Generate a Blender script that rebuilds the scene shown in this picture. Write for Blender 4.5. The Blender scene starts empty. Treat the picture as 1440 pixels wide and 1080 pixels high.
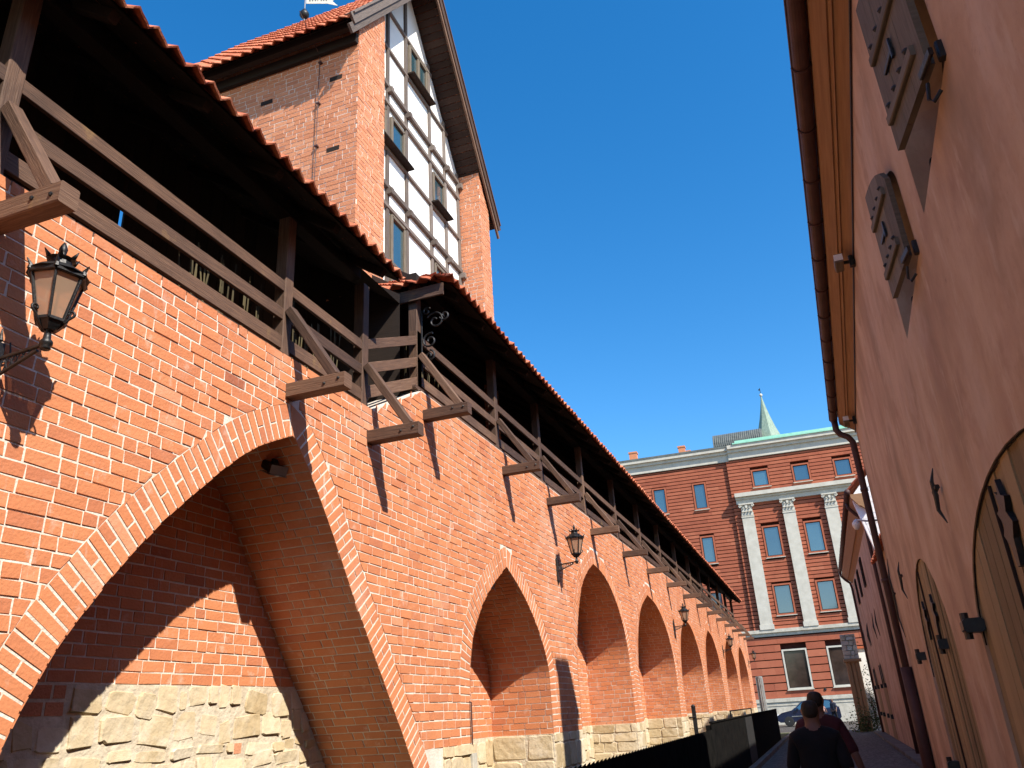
import bpy, math, random
import numpy as np
from mathutils import Vector, Matrix
R = math.radians
random.seed(7)
scn = bpy.context.scene
COL = scn.collection

# ------------------------------------------------------------------ camera, world, sun, exposure
cam = bpy.data.objects.new('camera', bpy.data.cameras.new('camera'))
COL.objects.link(cam)
def _cam():
    c = np.array([720., 540.]); V = np.array([555., -2132.]); Y = np.array([1165., 982.])
    f = math.sqrt(-np.dot(V - c, Y - c))
    def cd(p):
        v = np.array([p[0] - c[0], -(p[1] - c[1]), -f]); return v / np.linalg.norm(v)
    up = cd(V); yy = cd(Y); yy -= up * np.dot(up, yy); yy /= np.linalg.norm(yy); xx = np.cross(yy, up)
    M = np.eye(4); M[:3, :3] = np.array([xx, yy, up]); M[2, 3] = 1.65
    cam.matrix_world = Matrix(M.tolist())
    cam.data.sensor_width = 36.0; cam.data.lens = f / 1440 * 36
    cam.data.clip_start = 0.05; cam.data.clip_end = 3000
_cam()
scn.camera = cam

SUN = Vector((.628, -.355, .692)).normalized()
world = bpy.data.worlds.new('World'); scn.world = world; world.use_nodes = True
wn = world.node_tree; wn.nodes.clear()
wo = wn.nodes.new('ShaderNodeOutputWorld'); wb = wn.nodes.new('ShaderNodeBackground'); sk = wn.nodes.new('ShaderNodeTexSky')
sk.sky_type = 'NISHITA'; sk.sun_disc = False
sk.sun_elevation = math.asin(SUN.z); sk.sun_rotation = math.atan2(SUN.x, SUN.y)
sk.air_density = 1.0; sk.dust_density = 0.35; sk.ozone_density = 1.6; sk.altitude = 0
wb.inputs['Strength'].default_value = 0.15
hs_ = wn.nodes.new('ShaderNodeHueSaturation'); hs_.inputs['Saturation'].default_value = 1.42
wn.links.new(sk.outputs[0], hs_.inputs['Color']); wn.links.new(hs_.outputs[0], wb.inputs[0]); wn.links.new(wb.outputs[0], wo.inputs[0])

sl = bpy.data.lights.new('sun', 'SUN'); sl.energy = 5.0; sl.angle = R(.53); sl.color = (1, .93, .82)
so = bpy.data.objects.new('sun', sl); COL.objects.link(so)
so.rotation_mode = 'QUATERNION'; so.rotation_quaternion = SUN.to_track_quat('Z', 'Y')

scn.view_settings.view_transform = 'Standard'; scn.view_settings.look = 'None'
scn.view_settings.exposure = 0.72; scn.view_settings.gamma = 1.0
scn.view_settings.use_curve_mapping = False
scn.render.engine = 'CYCLES'
scn.cycles.max_bounces = 6; scn.cycles.diffuse_bounces = 4; scn.cycles.transparent_max_bounces = 8

# ------------------------------------------------------------------ materials
def mat(name, stops, rough=.8, scale=4.0, coord='Object', stretch=(1, 1, 1), tone=0.0, detail=5, bump=0.0, bscale=40.0,
        metal=0.0, stain=None, wave=None, spec=.35):
    """procedural material: ramp over (noise mixed with the per-face 'tone'), optional stains and bump"""
    m = bpy.data.materials.new(name); m.use_nodes = True
    t = m.node_tree; N = t.nodes; L = t.links
    b = N['Principled BSDF']; b.inputs['Roughness'].default_value = rough; b.inputs['Metallic'].default_value = metal
    b.inputs['Specular IOR Level'].default_value = spec
    tc = N.new('ShaderNodeTexCoord'); mp = N.new('ShaderNodeMapping'); mp.inputs['Scale'].default_value = stretch
    L.new(tc.outputs[coord], mp.inputs[0])
    nz = N.new('ShaderNodeTexNoise'); nz.inputs['Scale'].default_value = scale; nz.inputs['Detail'].default_value = detail
    nz.inputs['Roughness'].default_value = .6
    L.new(mp.outputs[0], nz.inputs['Vector'])
    fac = nz.outputs['Fac']
    if tone > 0:
        at = N.new('ShaderNodeAttribute'); at.attribute_name = 'tone'
        mx = N.new('ShaderNodeMix'); mx.inputs['Factor'].default_value = tone
        L.new(fac, mx.inputs['A']); L.new(at.outputs['Fac'], mx.inputs['B']); fac = mx.outputs['Result']
    rp = N.new('ShaderNodeValToRGB'); e = rp.color_ramp.elements
    e[0].position = stops[0][0]; e[0].color = (*stops[0][1], 1)
    e[1].position = stops[-1][0]; e[1].color = (*stops[-1][1], 1)
    for p, c in stops[1:-1]:
        k = e.new(p); k.color = (*c, 1)
    L.new(fac, rp.inputs[0]); col = rp.outputs[0]
    if stain:
        for (sc, lo, hi, sc_col, amt, *st_) in stain:
            n2 = N.new('ShaderNodeTexNoise'); n2.inputs['Scale'].default_value = sc; n2.inputs['Detail'].default_value = 6
            n2.inputs['Roughness'].default_value = .65
            if st_:
                m2 = N.new('ShaderNodeMapping'); m2.inputs['Scale'].default_value = st_[0]; L.new(tc.outputs['Object'], m2.inputs[0]); L.new(m2.outputs[0], n2.inputs['Vector'])
            else: L.new(tc.outputs['Object'], n2.inputs['Vector'])
            mr = N.new('ShaderNodeMapRange'); mr.inputs['From Min'].default_value = lo; mr.inputs['From Max'].default_value = hi
            mr.inputs['To Max'].default_value = amt
            L.new(n2.outputs['Fac'], mr.inputs['Value'])
            mc = N.new('ShaderNodeMix'); mc.data_type = 'RGBA'
            L.new(mr.outputs[0], mc.inputs['Factor']); L.new(col, mc.inputs['A']); mc.inputs['B'].default_value = (*sc_col, 1)
            col = mc.outputs['Result']
    L.new(col, b.inputs['Base Color'])
    if bump > 0:
        n3 = N.new('ShaderNodeTexNoise'); n3.inputs['Scale'].default_value = bscale; n3.inputs['Detail'].default_value = 6
        L.new(mp.outputs[0], n3.inputs['Vector'])
        bp = N.new('ShaderNodeBump'); bp.inputs['Strength'].default_value = bump; bp.inputs['Distance'].default_value = .02
        L.new(n3.outputs['Fac'], bp.inputs['Height']); L.new(bp.outputs[0], b.inputs['Normal'])
    return m

BR = [(.08, (.30, .095, .052)), (.25, (.46, .160, .078)), (.5, (.555, .203, .086)), (.7, (.585, .228, .102)), (.9, (.61, .31, .19))]
M = {}
M['brick'] = mat('brick', BR, .9, 7, tone=.72, bump=.28, bscale=45, stain=[(1.0, .54, .74, (.62, .36, .25), .55), (5, .60, .78, (.72, .56, .46), .55), (3, .62, .75, (.74, .62, .54), .6, (3, 3, .5)), (.45, .56, .72, (.46, .12, .045), .4), (14, .66, .78, (.26, .09, .06), .4)])
M['tower_brick'] = mat('tower_brick', [(.1, (.38, .14, .075)), (.4, (.52, .20, .098)), (.65, (.59, .245, .125)), (.9, (.63, .34, .21))], .88, 9, tone=.72, bump=.5, bscale=60, stain=[(1.3, .62, .8, (.6, .42, .33), .35)])
M['mortar'] = mat('mortar', [(.3, (.56, .48, .40)), (.7, (.76, .69, .60))], .95, 6, bump=.4, bscale=50)
M['jamb_mortar'] = mat('jamb_mortar', [(.3, (.30, .18, .12)), (.7, (.50, .36, .27))], .95, 6, bump=.4, bscale=50)
M['stone'] = mat('stone', [(.15, (.35, .25, .13)), (.4, (.50, .395, .24)), (.65, (.60, .50, .345)), (.9, (.68, .60, .47))], .92, 7, tone=.5, bump=1.0, bscale=11,
                 stain=[(3, .60, .72, (.30, .22, .14), .5), (2.2, .52, .66, (.68, .60, .47), .65)])
M['stone_mortar'] = mat('stone_mortar', [(.3, (.46, .38, .27)), (.7, (.64, .56, .43))], .95, 7, bump=.8, bscale=22)
M['wood'] = mat('weathered_wood', [(.2, (.020, .010, .007)), (.42, (.080, .043, .028)), (.62, (.145, .079, .048)), (.85, (.25, .155, .10))], .7, 3, 'UV', (1.2, 22, 1), tone=.3, bump=.35, bscale=6, detail=7,
                stain=[(2.6, .62, .74, (.30, .18, .06), .55), (1.2, .5, .66, (.045, .024, .016), .6)])
M['dark_wood'] = mat('dark_boards', [(.25, (.010, .006, .004)), (.75, (.032, .019, .013))], .9, 3, 'UV', (1, 20, 1), tone=.4, bump=.2, bscale=6)  # darker copy of gallery wood: under-roof shade put into its colour; also dark joinery
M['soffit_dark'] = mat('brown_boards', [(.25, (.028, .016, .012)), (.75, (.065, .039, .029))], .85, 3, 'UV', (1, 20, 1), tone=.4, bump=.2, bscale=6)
M['beam'] = mat('grey_beam', [(.25, (.07, .052, .042)), (.55, (.15, .118, .10)), (.8, (.25, .21, .18))], .8, 3, 'UV', (1.2, 24, 1), tone=.3, bump=.3, bscale=6)
M['tile'] = mat('clay_tile', [(.2, (.27, .060, .028)), (.5, (.46, .125, .055)), (.8, (.58, .24, .13))], .85, 6, tone=.5, bump=.3, bscale=50,
                stain=[(2.5, .62, .75, (.12, .07, .05), .5)])
M['white'] = mat('white_render', [(.3, (.80, .79, .76)), (.7, (.86, .85, .83))], .9, 3, bump=.2, bscale=30)
M['iron'] = mat('black_iron', [(.3, (.012, .012, .013)), (.7, (.03, .028, .027))], .45, 12, metal=.4, bump=.15, bscale=60, spec=.5)
M['glass'] = mat('window_glass', [(.25, (.012, .03, .04)), (.75, (.05, .11, .13))], .08, .5, tone=.6, spec=1.0, metal=.0)  # blue-teal base colour paints the reflected sky into the panes
M['glass'].node_tree.nodes['Principled BSDF'].inputs['IOR'].default_value = 1.9
M['low_glass'] = mat('shop_glass', [(.35, (.025, .016, .012)), (.65, (.05, .032, .025))], .1, 1.5, spec=.6)
M['frame'] = mat('window_wood', [(.3, (.10, .078, .055)), (.7, (.19, .152, .11))], .7, 3, 'UV', (1.5, 20, 1), bump=.2, bscale=8)
M['plaster'] = mat('peach_plaster', [(.32, (.34, .222, .138)), (.5, (.485, .315, .20)), (.66, (.58, .405, .275))], .95, 1.4, stretch=(1, 1, .6), bump=.9, bscale=5,
                   detail=8, stain=[(1.7, .54, .70, (.33, .185, .12), .6), (1.6, .54, .70, (.36, .21, .14), .5, (1.5, 1.5, .4)), (26, .60, .72, (.40, .25, .165), .5), (.55, .53, .57, (.63, .44, .31), .35), (.9, .57, .60, (.42, .25, .16), .35), (60, .60, .70, (.34, .2, .13), .45), (4, .58, .66, (.60, .46, .34), .5, (1, 1, .4)), (11, .66, .74, (.22, .13, .09), .6), (.7, .55, .7, (.60, .46, .36), .5)])
M['soffit'] = mat('ochre_boards', [(.3, (.25, .135, .066)), (.7, (.36, .205, .10))], .75, 2.5, 'UV', (.7, 14, 1), bump=.15, bscale=8, stain=[(1.6, .62, .75, (.22, .11, .05), .5)])
M['gutter'] = mat('brown_gutter', [(.3, (.055, .026, .023)), (.7, (.09, .043, .037))], .6, 5, spec=.3, bump=.05, bscale=20)
M['shutter'] = mat('grey_shutter', [(.3, (.10, .082, .058)), (.7, (.19, .157, .118))], .85, 3, 'UV', (1.5, 18, 1), bump=.25, bscale=8, tone=.3)
M['door'] = mat('door_planks', [(.25, (.17, .115, .05)), (.75, (.36, .25, .125))], .85, 3, 'UV', (1, 20, 1), tone=.5, bump=.25, bscale=8)
M['reveal'] = mat('reveal_plaster', [(.3, (.42, .22, .13)), (.7, (.55, .30, .18))], .95, 4, bump=.3, bscale=25)
M['redband'] = mat('red_facade', [(.2, (.26, .07, .038)), (.5, (.335, .096, .05)), (.8, (.40, .13, .07))], .9, 1.5, tone=.5, bump=.3, bscale=30, stain=[(.9, .6, .8, (.25, .07, .05), .4)])
M['redback'] = mat('red_joint', [(.3, (.05, .015, .012)), (.7, (.08, .024, .017))], .95, 5)
M['pale'] = mat('pale_stone', [(.3, (.43, .405, .34)), (.7, (.54, .515, .445))], .9, 2, bump=.2, bscale=25, stain=[(1.2, .62, .8, (.45, .42, .36), .5)])
M['greystone'] = mat('grey_stone', [(.3, (.36, .34, .28)), (.7, (.54, .50, .42))], .92, 3, bump=.4, bscale=12)
M['copper'] = mat('green_copper', [(.3, (.15, .215, .165)), (.7, (.27, .35, .28))], .7, 3, stretch=(3, 3, .6), bump=.15, bscale=20)
M['brightcopper'] = mat('bright_copper', [(.3, (.22, .50, .38)), (.7, (.32, .60, .47))], .6, 3)
M['lead'] = mat('grey_lead', [(.3, (.075, .085, .08)), (.7, (.14, .155, .145))], .6, 3, bump=.2, bscale=10)
M['cobble'] = None
M['fence'] = mat('fence_paint', [(.3, (.006, .006, .006)), (.7, (.014, .013, .012))], 1.0, 4, bump=.1, bscale=30, spec=.02)
M['metal'] = mat('grey_metal', [(.3, (.26, .26, .25)), (.7, (.42, .42, .40))], .4, 3, metal=.6)
M['blue'] = mat('blue_paint', [(.3, (.005, .009, .03)), (.7, (.008, .014, .042))], .25, 3, spec=.6)
M['rubber'] = mat('rubber', [(.3, (.012, .012, .012)), (.7, (.025, .025, .025))], .8, 8)
M['white_plastic'] = mat('white_plastic', [(.3, (.75, .75, .75)), (.7, (.82, .82, .82))], .4, 4)
M['leaf'] = mat('ivy_leaf', [(.2, (.025, .045, .012)), (.8, (.085, .12, .035))], .7, 8, tone=.7)
M['straw'] = mat('dry_straw', [(.2, (.05, .038, .018)), (.8, (.12, .095, .045))], .9, 8, tone=.7)
M['skin'] = mat('skin', [(.3, (.13, .065, .045)), (.7, (.18, .095, .066))], .6, 6)
M['hair'] = mat('hair', [(.3, (.012, .009, .007)), (.7, (.035, .025, .018))], .7, 30, stretch=(1, 1, .3), bump=.5, bscale=60)
M['black_cloth'] = mat('black_cloth', [(.3, (.003, .003, .004)), (.7, (.008, .008, .010))], .95, 8, bump=.4, bscale=7)
M['maroon_cloth'] = mat('maroon_cloth', [(.3, (.035, .008, .010)), (.7, (.06, .014, .017))], .95, 8, bump=.4, bscale=7)
M['navy_cloth'] = mat('navy_cloth', [(.3, (.02, .022, .035)), (.7, (.04, .045, .07))], .95, 8, bump=.4, bscale=7)
M['pink_cloth'] = mat('pink_cloth', [(.3, (.30, .17, .15)), (.7, (.40, .24, .21))], .95, 8)
M['denim'] = mat('denim', [(.3, (.03, .04, .07)), (.7, (.06, .075, .12))], .95, 8)
M['gold'] = mat('gilded_vane', [(.3, (.48, .46, .38)), (.7, (.66, .64, .55))], .5, 5)
M['grass'] = mat('rough_grass', [(.3, (.035, .05, .018)), (.7, (.10, .11, .04))], .95, 12, bump=.6, bscale=40)
M['dirt'] = mat('yard_ground', [(.3, (.13, .11, .09)), (.7, (.25, .22, .18))], .95, 3, bump=.5, bscale=20)

def cobble_mat(name, scale, c1, c2, gap):
    m = bpy.data.materials.new(name); m.use_nodes = True; t = m.node_tree; N = t.nodes; L = t.links; b = N['Principled BSDF']
    b.inputs['Roughness'].default_value = .75
    tc = N.new('ShaderNodeTexCoord'); v = N.new('ShaderNodeTexVoronoi'); v.inputs['Scale'].default_value = scale; v.inputs['Randomness'].default_value = .55
    v2 = N.new('ShaderNodeTexVoronoi'); v2.feature = 'DISTANCE_TO_EDGE'; v2.inputs['Scale'].default_value = scale; v2.inputs['Randomness'].default_value = .55
    L.new(tc.outputs['Object'], v.inputs['Vector']); L.new(tc.outputs['Object'], v2.inputs['Vector'])
    sp = N.new('ShaderNodeSeparateColor'); L.new(v.outputs['Color'], sp.inputs[0])
    r = N.new('ShaderNodeValToRGB'); r.color_ramp.elements[0].color = (*c1, 1); r.color_ramp.elements[1].color = (*c2, 1)
    L.new(sp.outputs[0], r.inputs[0])
    mr = N.new('ShaderNodeMapRange'); mr.inputs['From Min'].default_value = .02; mr.inputs['From Max'].default_value = .09
    L.new(v2.outputs['Distance'], mr.inputs['Value'])
    mx = N.new('ShaderNodeMix'); mx.data_type = 'RGBA'; mx.inputs['A'].default_value = (*gap, 1)
    L.new(mr.outputs[0], mx.inputs['Factor']); L.new(r.outputs[0], mx.inputs['B']); L.new(mx.outputs['Result'], b.inputs['Base Color'])
    bp = N.new('ShaderNodeBump'); bp.inputs['Strength'].default_value = .8; bp.inputs['Distance'].default_value = .03
    L.new(mr.outputs[0], bp.inputs['Height']); L.new(bp.outputs[0], b.inputs['Normal'])
    return m
M['cobble'] = cobble_mat('cobbles', 7, (.06, .053, .046), (.14, .125, .108), (.03, .027, .024))
M['slab'] = cobble_mat('paving_slabs', 2.2, (.085, .072, .06), (.14, .12, .10), (.035, .03, .026))

def lantern_glass():
    m = bpy.data.materials.new('lantern_glass'); m.use_nodes = True; t = m.node_tree; N = t.nodes; L = t.links
    N.clear(); o = N.new('ShaderNodeOutputMaterial'); tr = N.new('ShaderNodeBsdfTransparent'); tr.inputs[0].default_value = (.95, .86, .76, 1)
    df = N.new('ShaderNodeBsdfTranslucent'); df.inputs[0].default_value = (.80, .58, .42, 1)
    d2 = N.new('ShaderNodeBsdfDiffuse'); d2.inputs[0].default_value = (.62, .44, .31, 1)
    gl = N.new('ShaderNodeBsdfGlossy'); gl.inputs['Roughness'].default_value = .08
    a = N.new('ShaderNodeMixShader'); a.inputs[0].default_value = .5; L.new(df.outputs[0], a.inputs[1]); L.new(d2.outputs[0], a.inputs[2])
    c = N.new('ShaderNodeMixShader'); c.inputs[0].default_value = .7; L.new(tr.outputs[0], c.inputs[1]); L.new(a.outputs[0], c.inputs[2])
    d = N.new('ShaderNodeMixShader'); d.inputs[0].default_value = .06; L.new(c.outputs[0], d.inputs[1]); L.new(gl.outputs[0], d.inputs[2])
    L.new(d.outputs[0], o.inputs[0]); return m
M['lantern_glass'] = lantern_glass()

# ------------------------------------------------------------------ mesh builder
class MB:
    def __init__(s): s.v = []; s.f = []; s.uv = []; s.t = []; s.mi = []; s.cur = 0
    def face(s, pts, tone=.5, uv=None):
        i = len(s.v); s.v.extend([tuple(p) for p in pts]); s.f.append(tuple(range(i, i + len(pts))))
        s.uv.extend(uv if uv else [(p[0] + p[1], p[2]) for p in pts]); s.t.append(tone); s.mi.append(s.cur)
    def shared(s, pts, faces, tone=.5):
        i = len(s.v); s.v.extend([tuple(p) for p in pts])
        for f in faces:
            s.f.append(tuple(i + k for k in f)); s.uv.extend([(pts[k][0] + pts[k][1], pts[k][2]) for k in f]); s.t.append(tone); s.mi.append(s.cur)
    def bar(s, p, q, w, h, up=(0, 0, 1), ch=.008, tone=None):
        p = Vector(p); q = Vector(q); d = (q - p); L = d.length; d.normalize(); upv = Vector(up)
        if abs(d.dot(upv)) > .98: upv = Vector((0, 1, 0))
        sx = d.cross(upv).normalized(); uy = sx.cross(d).normalized()
        a = w / 2; b = h / 2; c = min(ch, a * .4, b * .4)
        sec = [(a - c, -b), (a, -b + c), (a, b - c), (a - c, b), (-a + c, b), (-a, b - c), (-a, -b + c), (-a + c, -b)]
        r0 = random.random() * 20; r1 = random.random() * 20; tone = random.random() if tone is None else tone
        P = [p + sx * x + uy * y for x, y in sec]; Q = [k + d * L for k in P]
        per = 0
        for i in range(8):
            j = (i + 1) % 8; l = (Vector(sec[i]) - Vector(sec[j])).length
            s.face([P[i], P[j], Q[j], Q[i]], tone, [(r0, r1 + per), (r0, r1 + per + l), (r0 + L, r1 + per + l), (r0 + L, r1 + per)])
            per += l
        s.face(P[::-1], tone, [(r0 + x, r1 + y) for x, y in sec[::-1]]); s.face(Q, tone, [(r0 + x, r1 + y) for x, y in sec])
    def box(s, a, b, ch=.0, tone=.5, m=None):
        x0, y0, z0 = a; x1, y1, z1 = b
        P = [Vector(k) for k in ((x0, y0, z0), (x1, y0, z0), (x1, y1, z0), (x0, y1, z0), (x0, y0, z1), (x1, y0, z1), (x1, y1, z1), (x0, y1, z1))]
        if m: P = [m(k) for k in P]
        for f in ((3, 2, 1, 0), (4, 5, 6, 7), (0, 1, 5, 4), (1, 2, 6, 5), (2, 3, 7, 6), (3, 0, 4, 7)):
            s.face([P[k] for k in f], tone)
    def lathe(s, prof, c, n=12, ang=0, tone=.5, mp=None):
        pts = []; c = Vector(c)
        for r, z in prof:
            for k in range(n):
                a = ang + 2 * math.pi * k / n; p = Vector((r * math.cos(a), r * math.sin(a), z)); pts.append((mp(p) if mp else p) + c)
        fs = []
        for i in range(len(prof) - 1):
            for k in range(n):
                l = (k + 1) % n; fs.append((i * n + k, i * n + l, (i + 1) * n + l, (i + 1) * n + k))
        fs.append(tuple(range(n))[::-1]); m0 = (len(prof) - 1) * n; fs.append(tuple(range(m0, m0 + n)))
        s.shared(pts, fs, tone)
    def tube(s, path, r, n=8, tone=.5, caps=True):
        path = [Vector(p) for p in path]; rs = r if isinstance(r, (list, tuple)) else [r] * len(path); pts = []
        prev = None
        for i, p in enumerate(path):
            d = (path[min(i + 1, len(path) - 1)] - path[max(i - 1, 0)]).normalized()
            u = Vector((0, 0, 1)) if prev is None else prev
            if abs(d.dot(u)) > .97: u = Vector((0, 1, 0))
            sx = d.cross(u).normalized(); uy = sx.cross(d).normalized(); prev = uy
            for k in range(n):
                a = 2 * math.pi * k / n; pts.append(p + sx * (rs[i] * math.cos(a)) + uy * (rs[i] * math.sin(a)))
        fs = []
        for i in range(len(path) - 1):
            for k in range(n):
                l = (k + 1) % n; fs.append((i * n + k, i * n + l, (i + 1) * n + l, (i + 1) * n + k))
        if caps:
            fs.append(tuple(range(n))[::-1]); m0 = (len(path) - 1) * n; fs.append(tuple(range(m0, m0 + n)))
        s.shared(pts, fs, tone)
    def prism(s, poly, m, d0, d1, tone=.5):
        """poly: (a,b) outline; m(a,b,d) -> point"""
        A = [m(a, b, d1) for a, b in poly]; B = [m(a, b, d0) for a, b in poly]
        s.face(A, tone); s.face(B[::-1], tone)
        for i in range(len(poly)):
            j = (i + 1) % len(poly); s.face([B[i], B[j], A[j], A[i]], tone)
    def build(s, name, mats, parent=None, smooth=False, kind=None, label=None):
        me = bpy.data.meshes.new(name); me.from_pydata(s.v, [], s.f)
        for m in (mats if isinstance(mats, (list, tuple)) else [mats]): me.materials.append(m)
        u = me.uv_layers.new(name='UVMap'); u.data.foreach_set('uv', np.array(s.uv, dtype=np.float32).ravel())
        a = me.attributes.new('tone', 'FLOAT', 'FACE'); a.data.foreach_set('value', np.array(s.t, dtype=np.float32))
        me.polygons.foreach_set('material_index', np.array(s.mi, dtype=np.int32))
        if smooth: me.polygons.foreach_set('use_smooth', [True] * len(s.f))
        me.update()
        o = bpy.data.objects.new(name, me); COL.objects.link(o)
        if parent:
            o.parent = parent
            root = parent
            while root.parent: root = root.parent
            # geometry is given in world space: move it under its parents' frame
            off = Vector((0, 0, 0)); p = parent
            while p: off += p.location; p = p.parent
            me.transform(Matrix.Translation(-off))
        if kind: o['kind'] = kind
        if label: o['label'] = label
        return o

def thing(name, label, cat, loc=(0, 0, 0), group=None):
    o = bpy.data.objects.new(name, None); o.empty_display_size = .2; COL.objects.link(o); o.location = loc
    o['label'] = label; o['category'] = cat
    if group: o['group'] = group
    return o
def copy_tree(o, parent=None):
    c = o.copy(); COL.objects.link(c); c.parent = parent
    for ch in o.children: copy_tree(ch, c)
    return c
def catmull(pts, n=5):
    P = [pts[0]] + list(pts) + [pts[-1]]; out = []
    for i in range(1, len(P) - 2):
        a, b, c, d = [np.array(P[i + k], float) for k in (-1, 0, 1, 2)]
        for k in range(n):
            t = k / n; out.append(tuple(.5 * (2 * b + (c - a) * t + (2 * a - 5 * b + 4 * c - d) * t * t + (3 * b - a - 3 * c + d) * t ** 3)))
    out.append(tuple(pts[-1])); return out

# ------------------------------------------------------------------ masonry generators
def rtone(sd=.14): return min(1, max(0, random.gauss(.5, sd)))
def bricks(mb, z0, z1, spans, mf, course=.0905, L=.245, joint=.0145, prot=.0055, skip=None, sd=.14):
    z = z0; row = 0
    while z < z1 - .03:
        zb = z; zt = min(z + course - joint, z1); sb = spans(zb); st = spans(zt)
        if len(sb) != len(st): sb = st = spans(min(zb, zt) if len(spans(zb)) > len(st) else zt)
        for (ab, bb), (at, bt) in zip(sb, st):
            lo = min(ab, at); hi = max(bb, bt); y = lo - random.random() * .6; k = random.randint(0, 2)
            while y < hi:
                w = L if (k % 3 and random.random() < .9) else L * .5; w *= random.uniform(.94, 1.05); k += 1
                q = [max(y, ab), min(y + w - joint, bb), min(y + w - joint, bt), max(y, at)]
                y += w
                wb = q[1] - q[0]; wt = q[2] - q[3]
                if max(wb, wt) < .025: continue
                if wb < 0: q[0] = q[1] = (q[0] + q[1]) / 2; q[0] = q[1] = min(max(q[0], q[3]), q[2])
                if wt < 0: q[2] = q[3] = min(max((q[2] + q[3]) / 2, q[0]), q[1])
                if skip and skip((q[0] + q[1]) / 2, (zb + zt) / 2): continue
                j = lambda a=.0035: random.uniform(-a, a)
                d = prot + random.uniform(-.003, .003)
                F = [(q[0] + j(), zb + j()), (q[1] + j(), zb + j()), (q[2] + j(), zt + j()), (q[3] + j(), zt + j())]
                dd = [d + j(.002) for _ in range(4)]
                A = [mf(a, b, e) for (a, b), e in zip(F, dd)]; B = [mf(a, b, -.004) for a, b in F]
                t = rtone(sd); mb.face(A, t)
                for i in range(4):
                    l = (i + 1) % 4; mb.face([B[i], B[l], A[l], A[i]], t)
        z += course; row += 1

def stones(mb, s0, s1, z0, z1, mf, hr=(.14, .36), wr=(.16, .6), prot=.028, brickmix=0.0, inside=None, wild=0.0):
    z = z0
    while z < z1 - .05:
        h = min(random.uniform(*hr), z1 - z)
        if z1 - z - h < .1: h = z1 - z
        s = s0
        while s < s1 - .03:
            w = min(random.uniform(*wr), s1 - s)
            if s1 - s - w < .1: w = s1 - s
            if inside and not inside(s + w / 2, z + h / 2): s += w; continue
            if random.random() < brickmix:
                n = max(1, int(h / .085))
                for i in range(n):
                    x = s
                    while x < s + w - .06:
                        ww = min(random.choice((.12, .2, .25)), s + w - x)
                        zz = z + i * h / n; g = .012
                        C = [(x + g, zz + g), (x + ww - g, zz + g), (x + ww - g, zz + h / n - g), (x + g, zz + h / n - g)]
                        mb.cur = 1; t = random.uniform(.05, .95); A = [mf(a, b, .012 + random.uniform(-.003, .003)) for a, b in C]; B = [mf(a, b, 0) for a, b in C]
                        mb.face(A, t)
                        for q in range(4): mb.face([B[q], B[(q + 1) % 4], A[(q + 1) % 4], A[q]], t)
                        mb.cur = 0; x += ww
                s += w; continue
            g = random.uniform(.0, .006); cx, cz = s + w / 2, z + h / 2; a, b = w / 2 - g, h / 2 - g
            rot = random.uniform(-.12, .12) * wild; cz += random.uniform(-.22, .22) * h * wild; a *= 1 - .12 * wild * random.random(); b *= 1 + random.uniform(-.3, .12) * wild
            ou = []
            for k in range(12):
                an = 2 * math.pi * (k + .5) / 12; c, sn = math.cos(an), math.sin(an); p = random.uniform(.12, .32)
                xx = math.copysign(abs(c) ** p, c) * a * random.uniform(.9 - .1 * wild, 1.03); yy = math.copysign(abs(sn) ** p, sn) * b * random.uniform(.88 - .1 * wild, 1.03)
                ou.append((xx * math.cos(rot) - yy * math.sin(rot), xx * math.sin(rot) + yy * math.cos(rot)))
            D = prot * random.uniform(.5, 1.3); pts = []
            tx, ty = random.uniform(-.35, .35) * D / max(a, .05), random.uniform(-.5, .35) * D / max(b, .05)
            for f, d in ((1, -.01), (.985, D * .55), (.93, D * .92)):
                for (x, y) in ou: pts.append(mf(cx + x * f, cz + y * f, d + (tx * x + ty * y) * (d > 0)))
            fs = []
            for r in range(2):
                for k in range(12): fs.append((r * 12 + k, r * 12 + (k + 1) % 12, (r + 1) * 12 + (k + 1) % 12, (r + 1) * 12 + k))
            fs.append(tuple(range(24, 36)))
            mb.shared(pts, fs, rtone(.22)); s += w
        z += h

def columns(mb, u0, u1, zb, zt, opens, mf, du=.3):
    """wall face made of upright strips; opens: (ua, ub, bottom z, top profile [(u,z)..])"""
    us = set(np.arange(u0, u1, du).tolist()) | {u0, u1}
    for ua, ub, bo, top in opens:
        us |= {ua, ub} | {p[0] for p in top if ua < p[0] < ub}
    us = sorted(us); uu = [us[0]]
    for u in us[1:]:
        if u - uu[-1] > 1e-4: uu.append(u)
    for a, b in zip(uu, uu[1:]):
        m = (a + b) / 2; o = next((o for o in opens if o[0] < m < o[1]), None)
        ta, tb = (zt(a + 1e-6), zt(b - 1e-6)) if callable(zt) else (zt, zt)
        if not o: mb.face([mf(a, zb, 0), mf(b, zb, 0), mf(b, tb, 0), mf(a, ta, 0)]); continue
        xs = [p[0] for p in o[3]]; zs = [p[1] for p in o[3]]
        pa, pb = np.interp(a + 1e-5, xs, zs), np.interp(b - 1e-5, xs, zs)
        mb.face([mf(a, pa, 0), mf(b, pb, 0), mf(b, tb, 0), mf(a, ta, 0)])
        if o[2] > zb + .001: mb.face([mf(a, zb, 0), mf(b, zb, 0), mf(b, o[2], 0), mf(a, o[2], 0)])

def offset_profile(P, d):
    out = []
    for i, p in enumerate(P):
        a = np.array(P[max(i - 1, 0)]); b = np.array(P[min(i + 1, len(P) - 1)]); t = b - a; t = t / (np.linalg.norm(t) + 1e-9)
        out.append((p[0] - t[1] * d, p[1] + t[0] * d))
    return out

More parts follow.
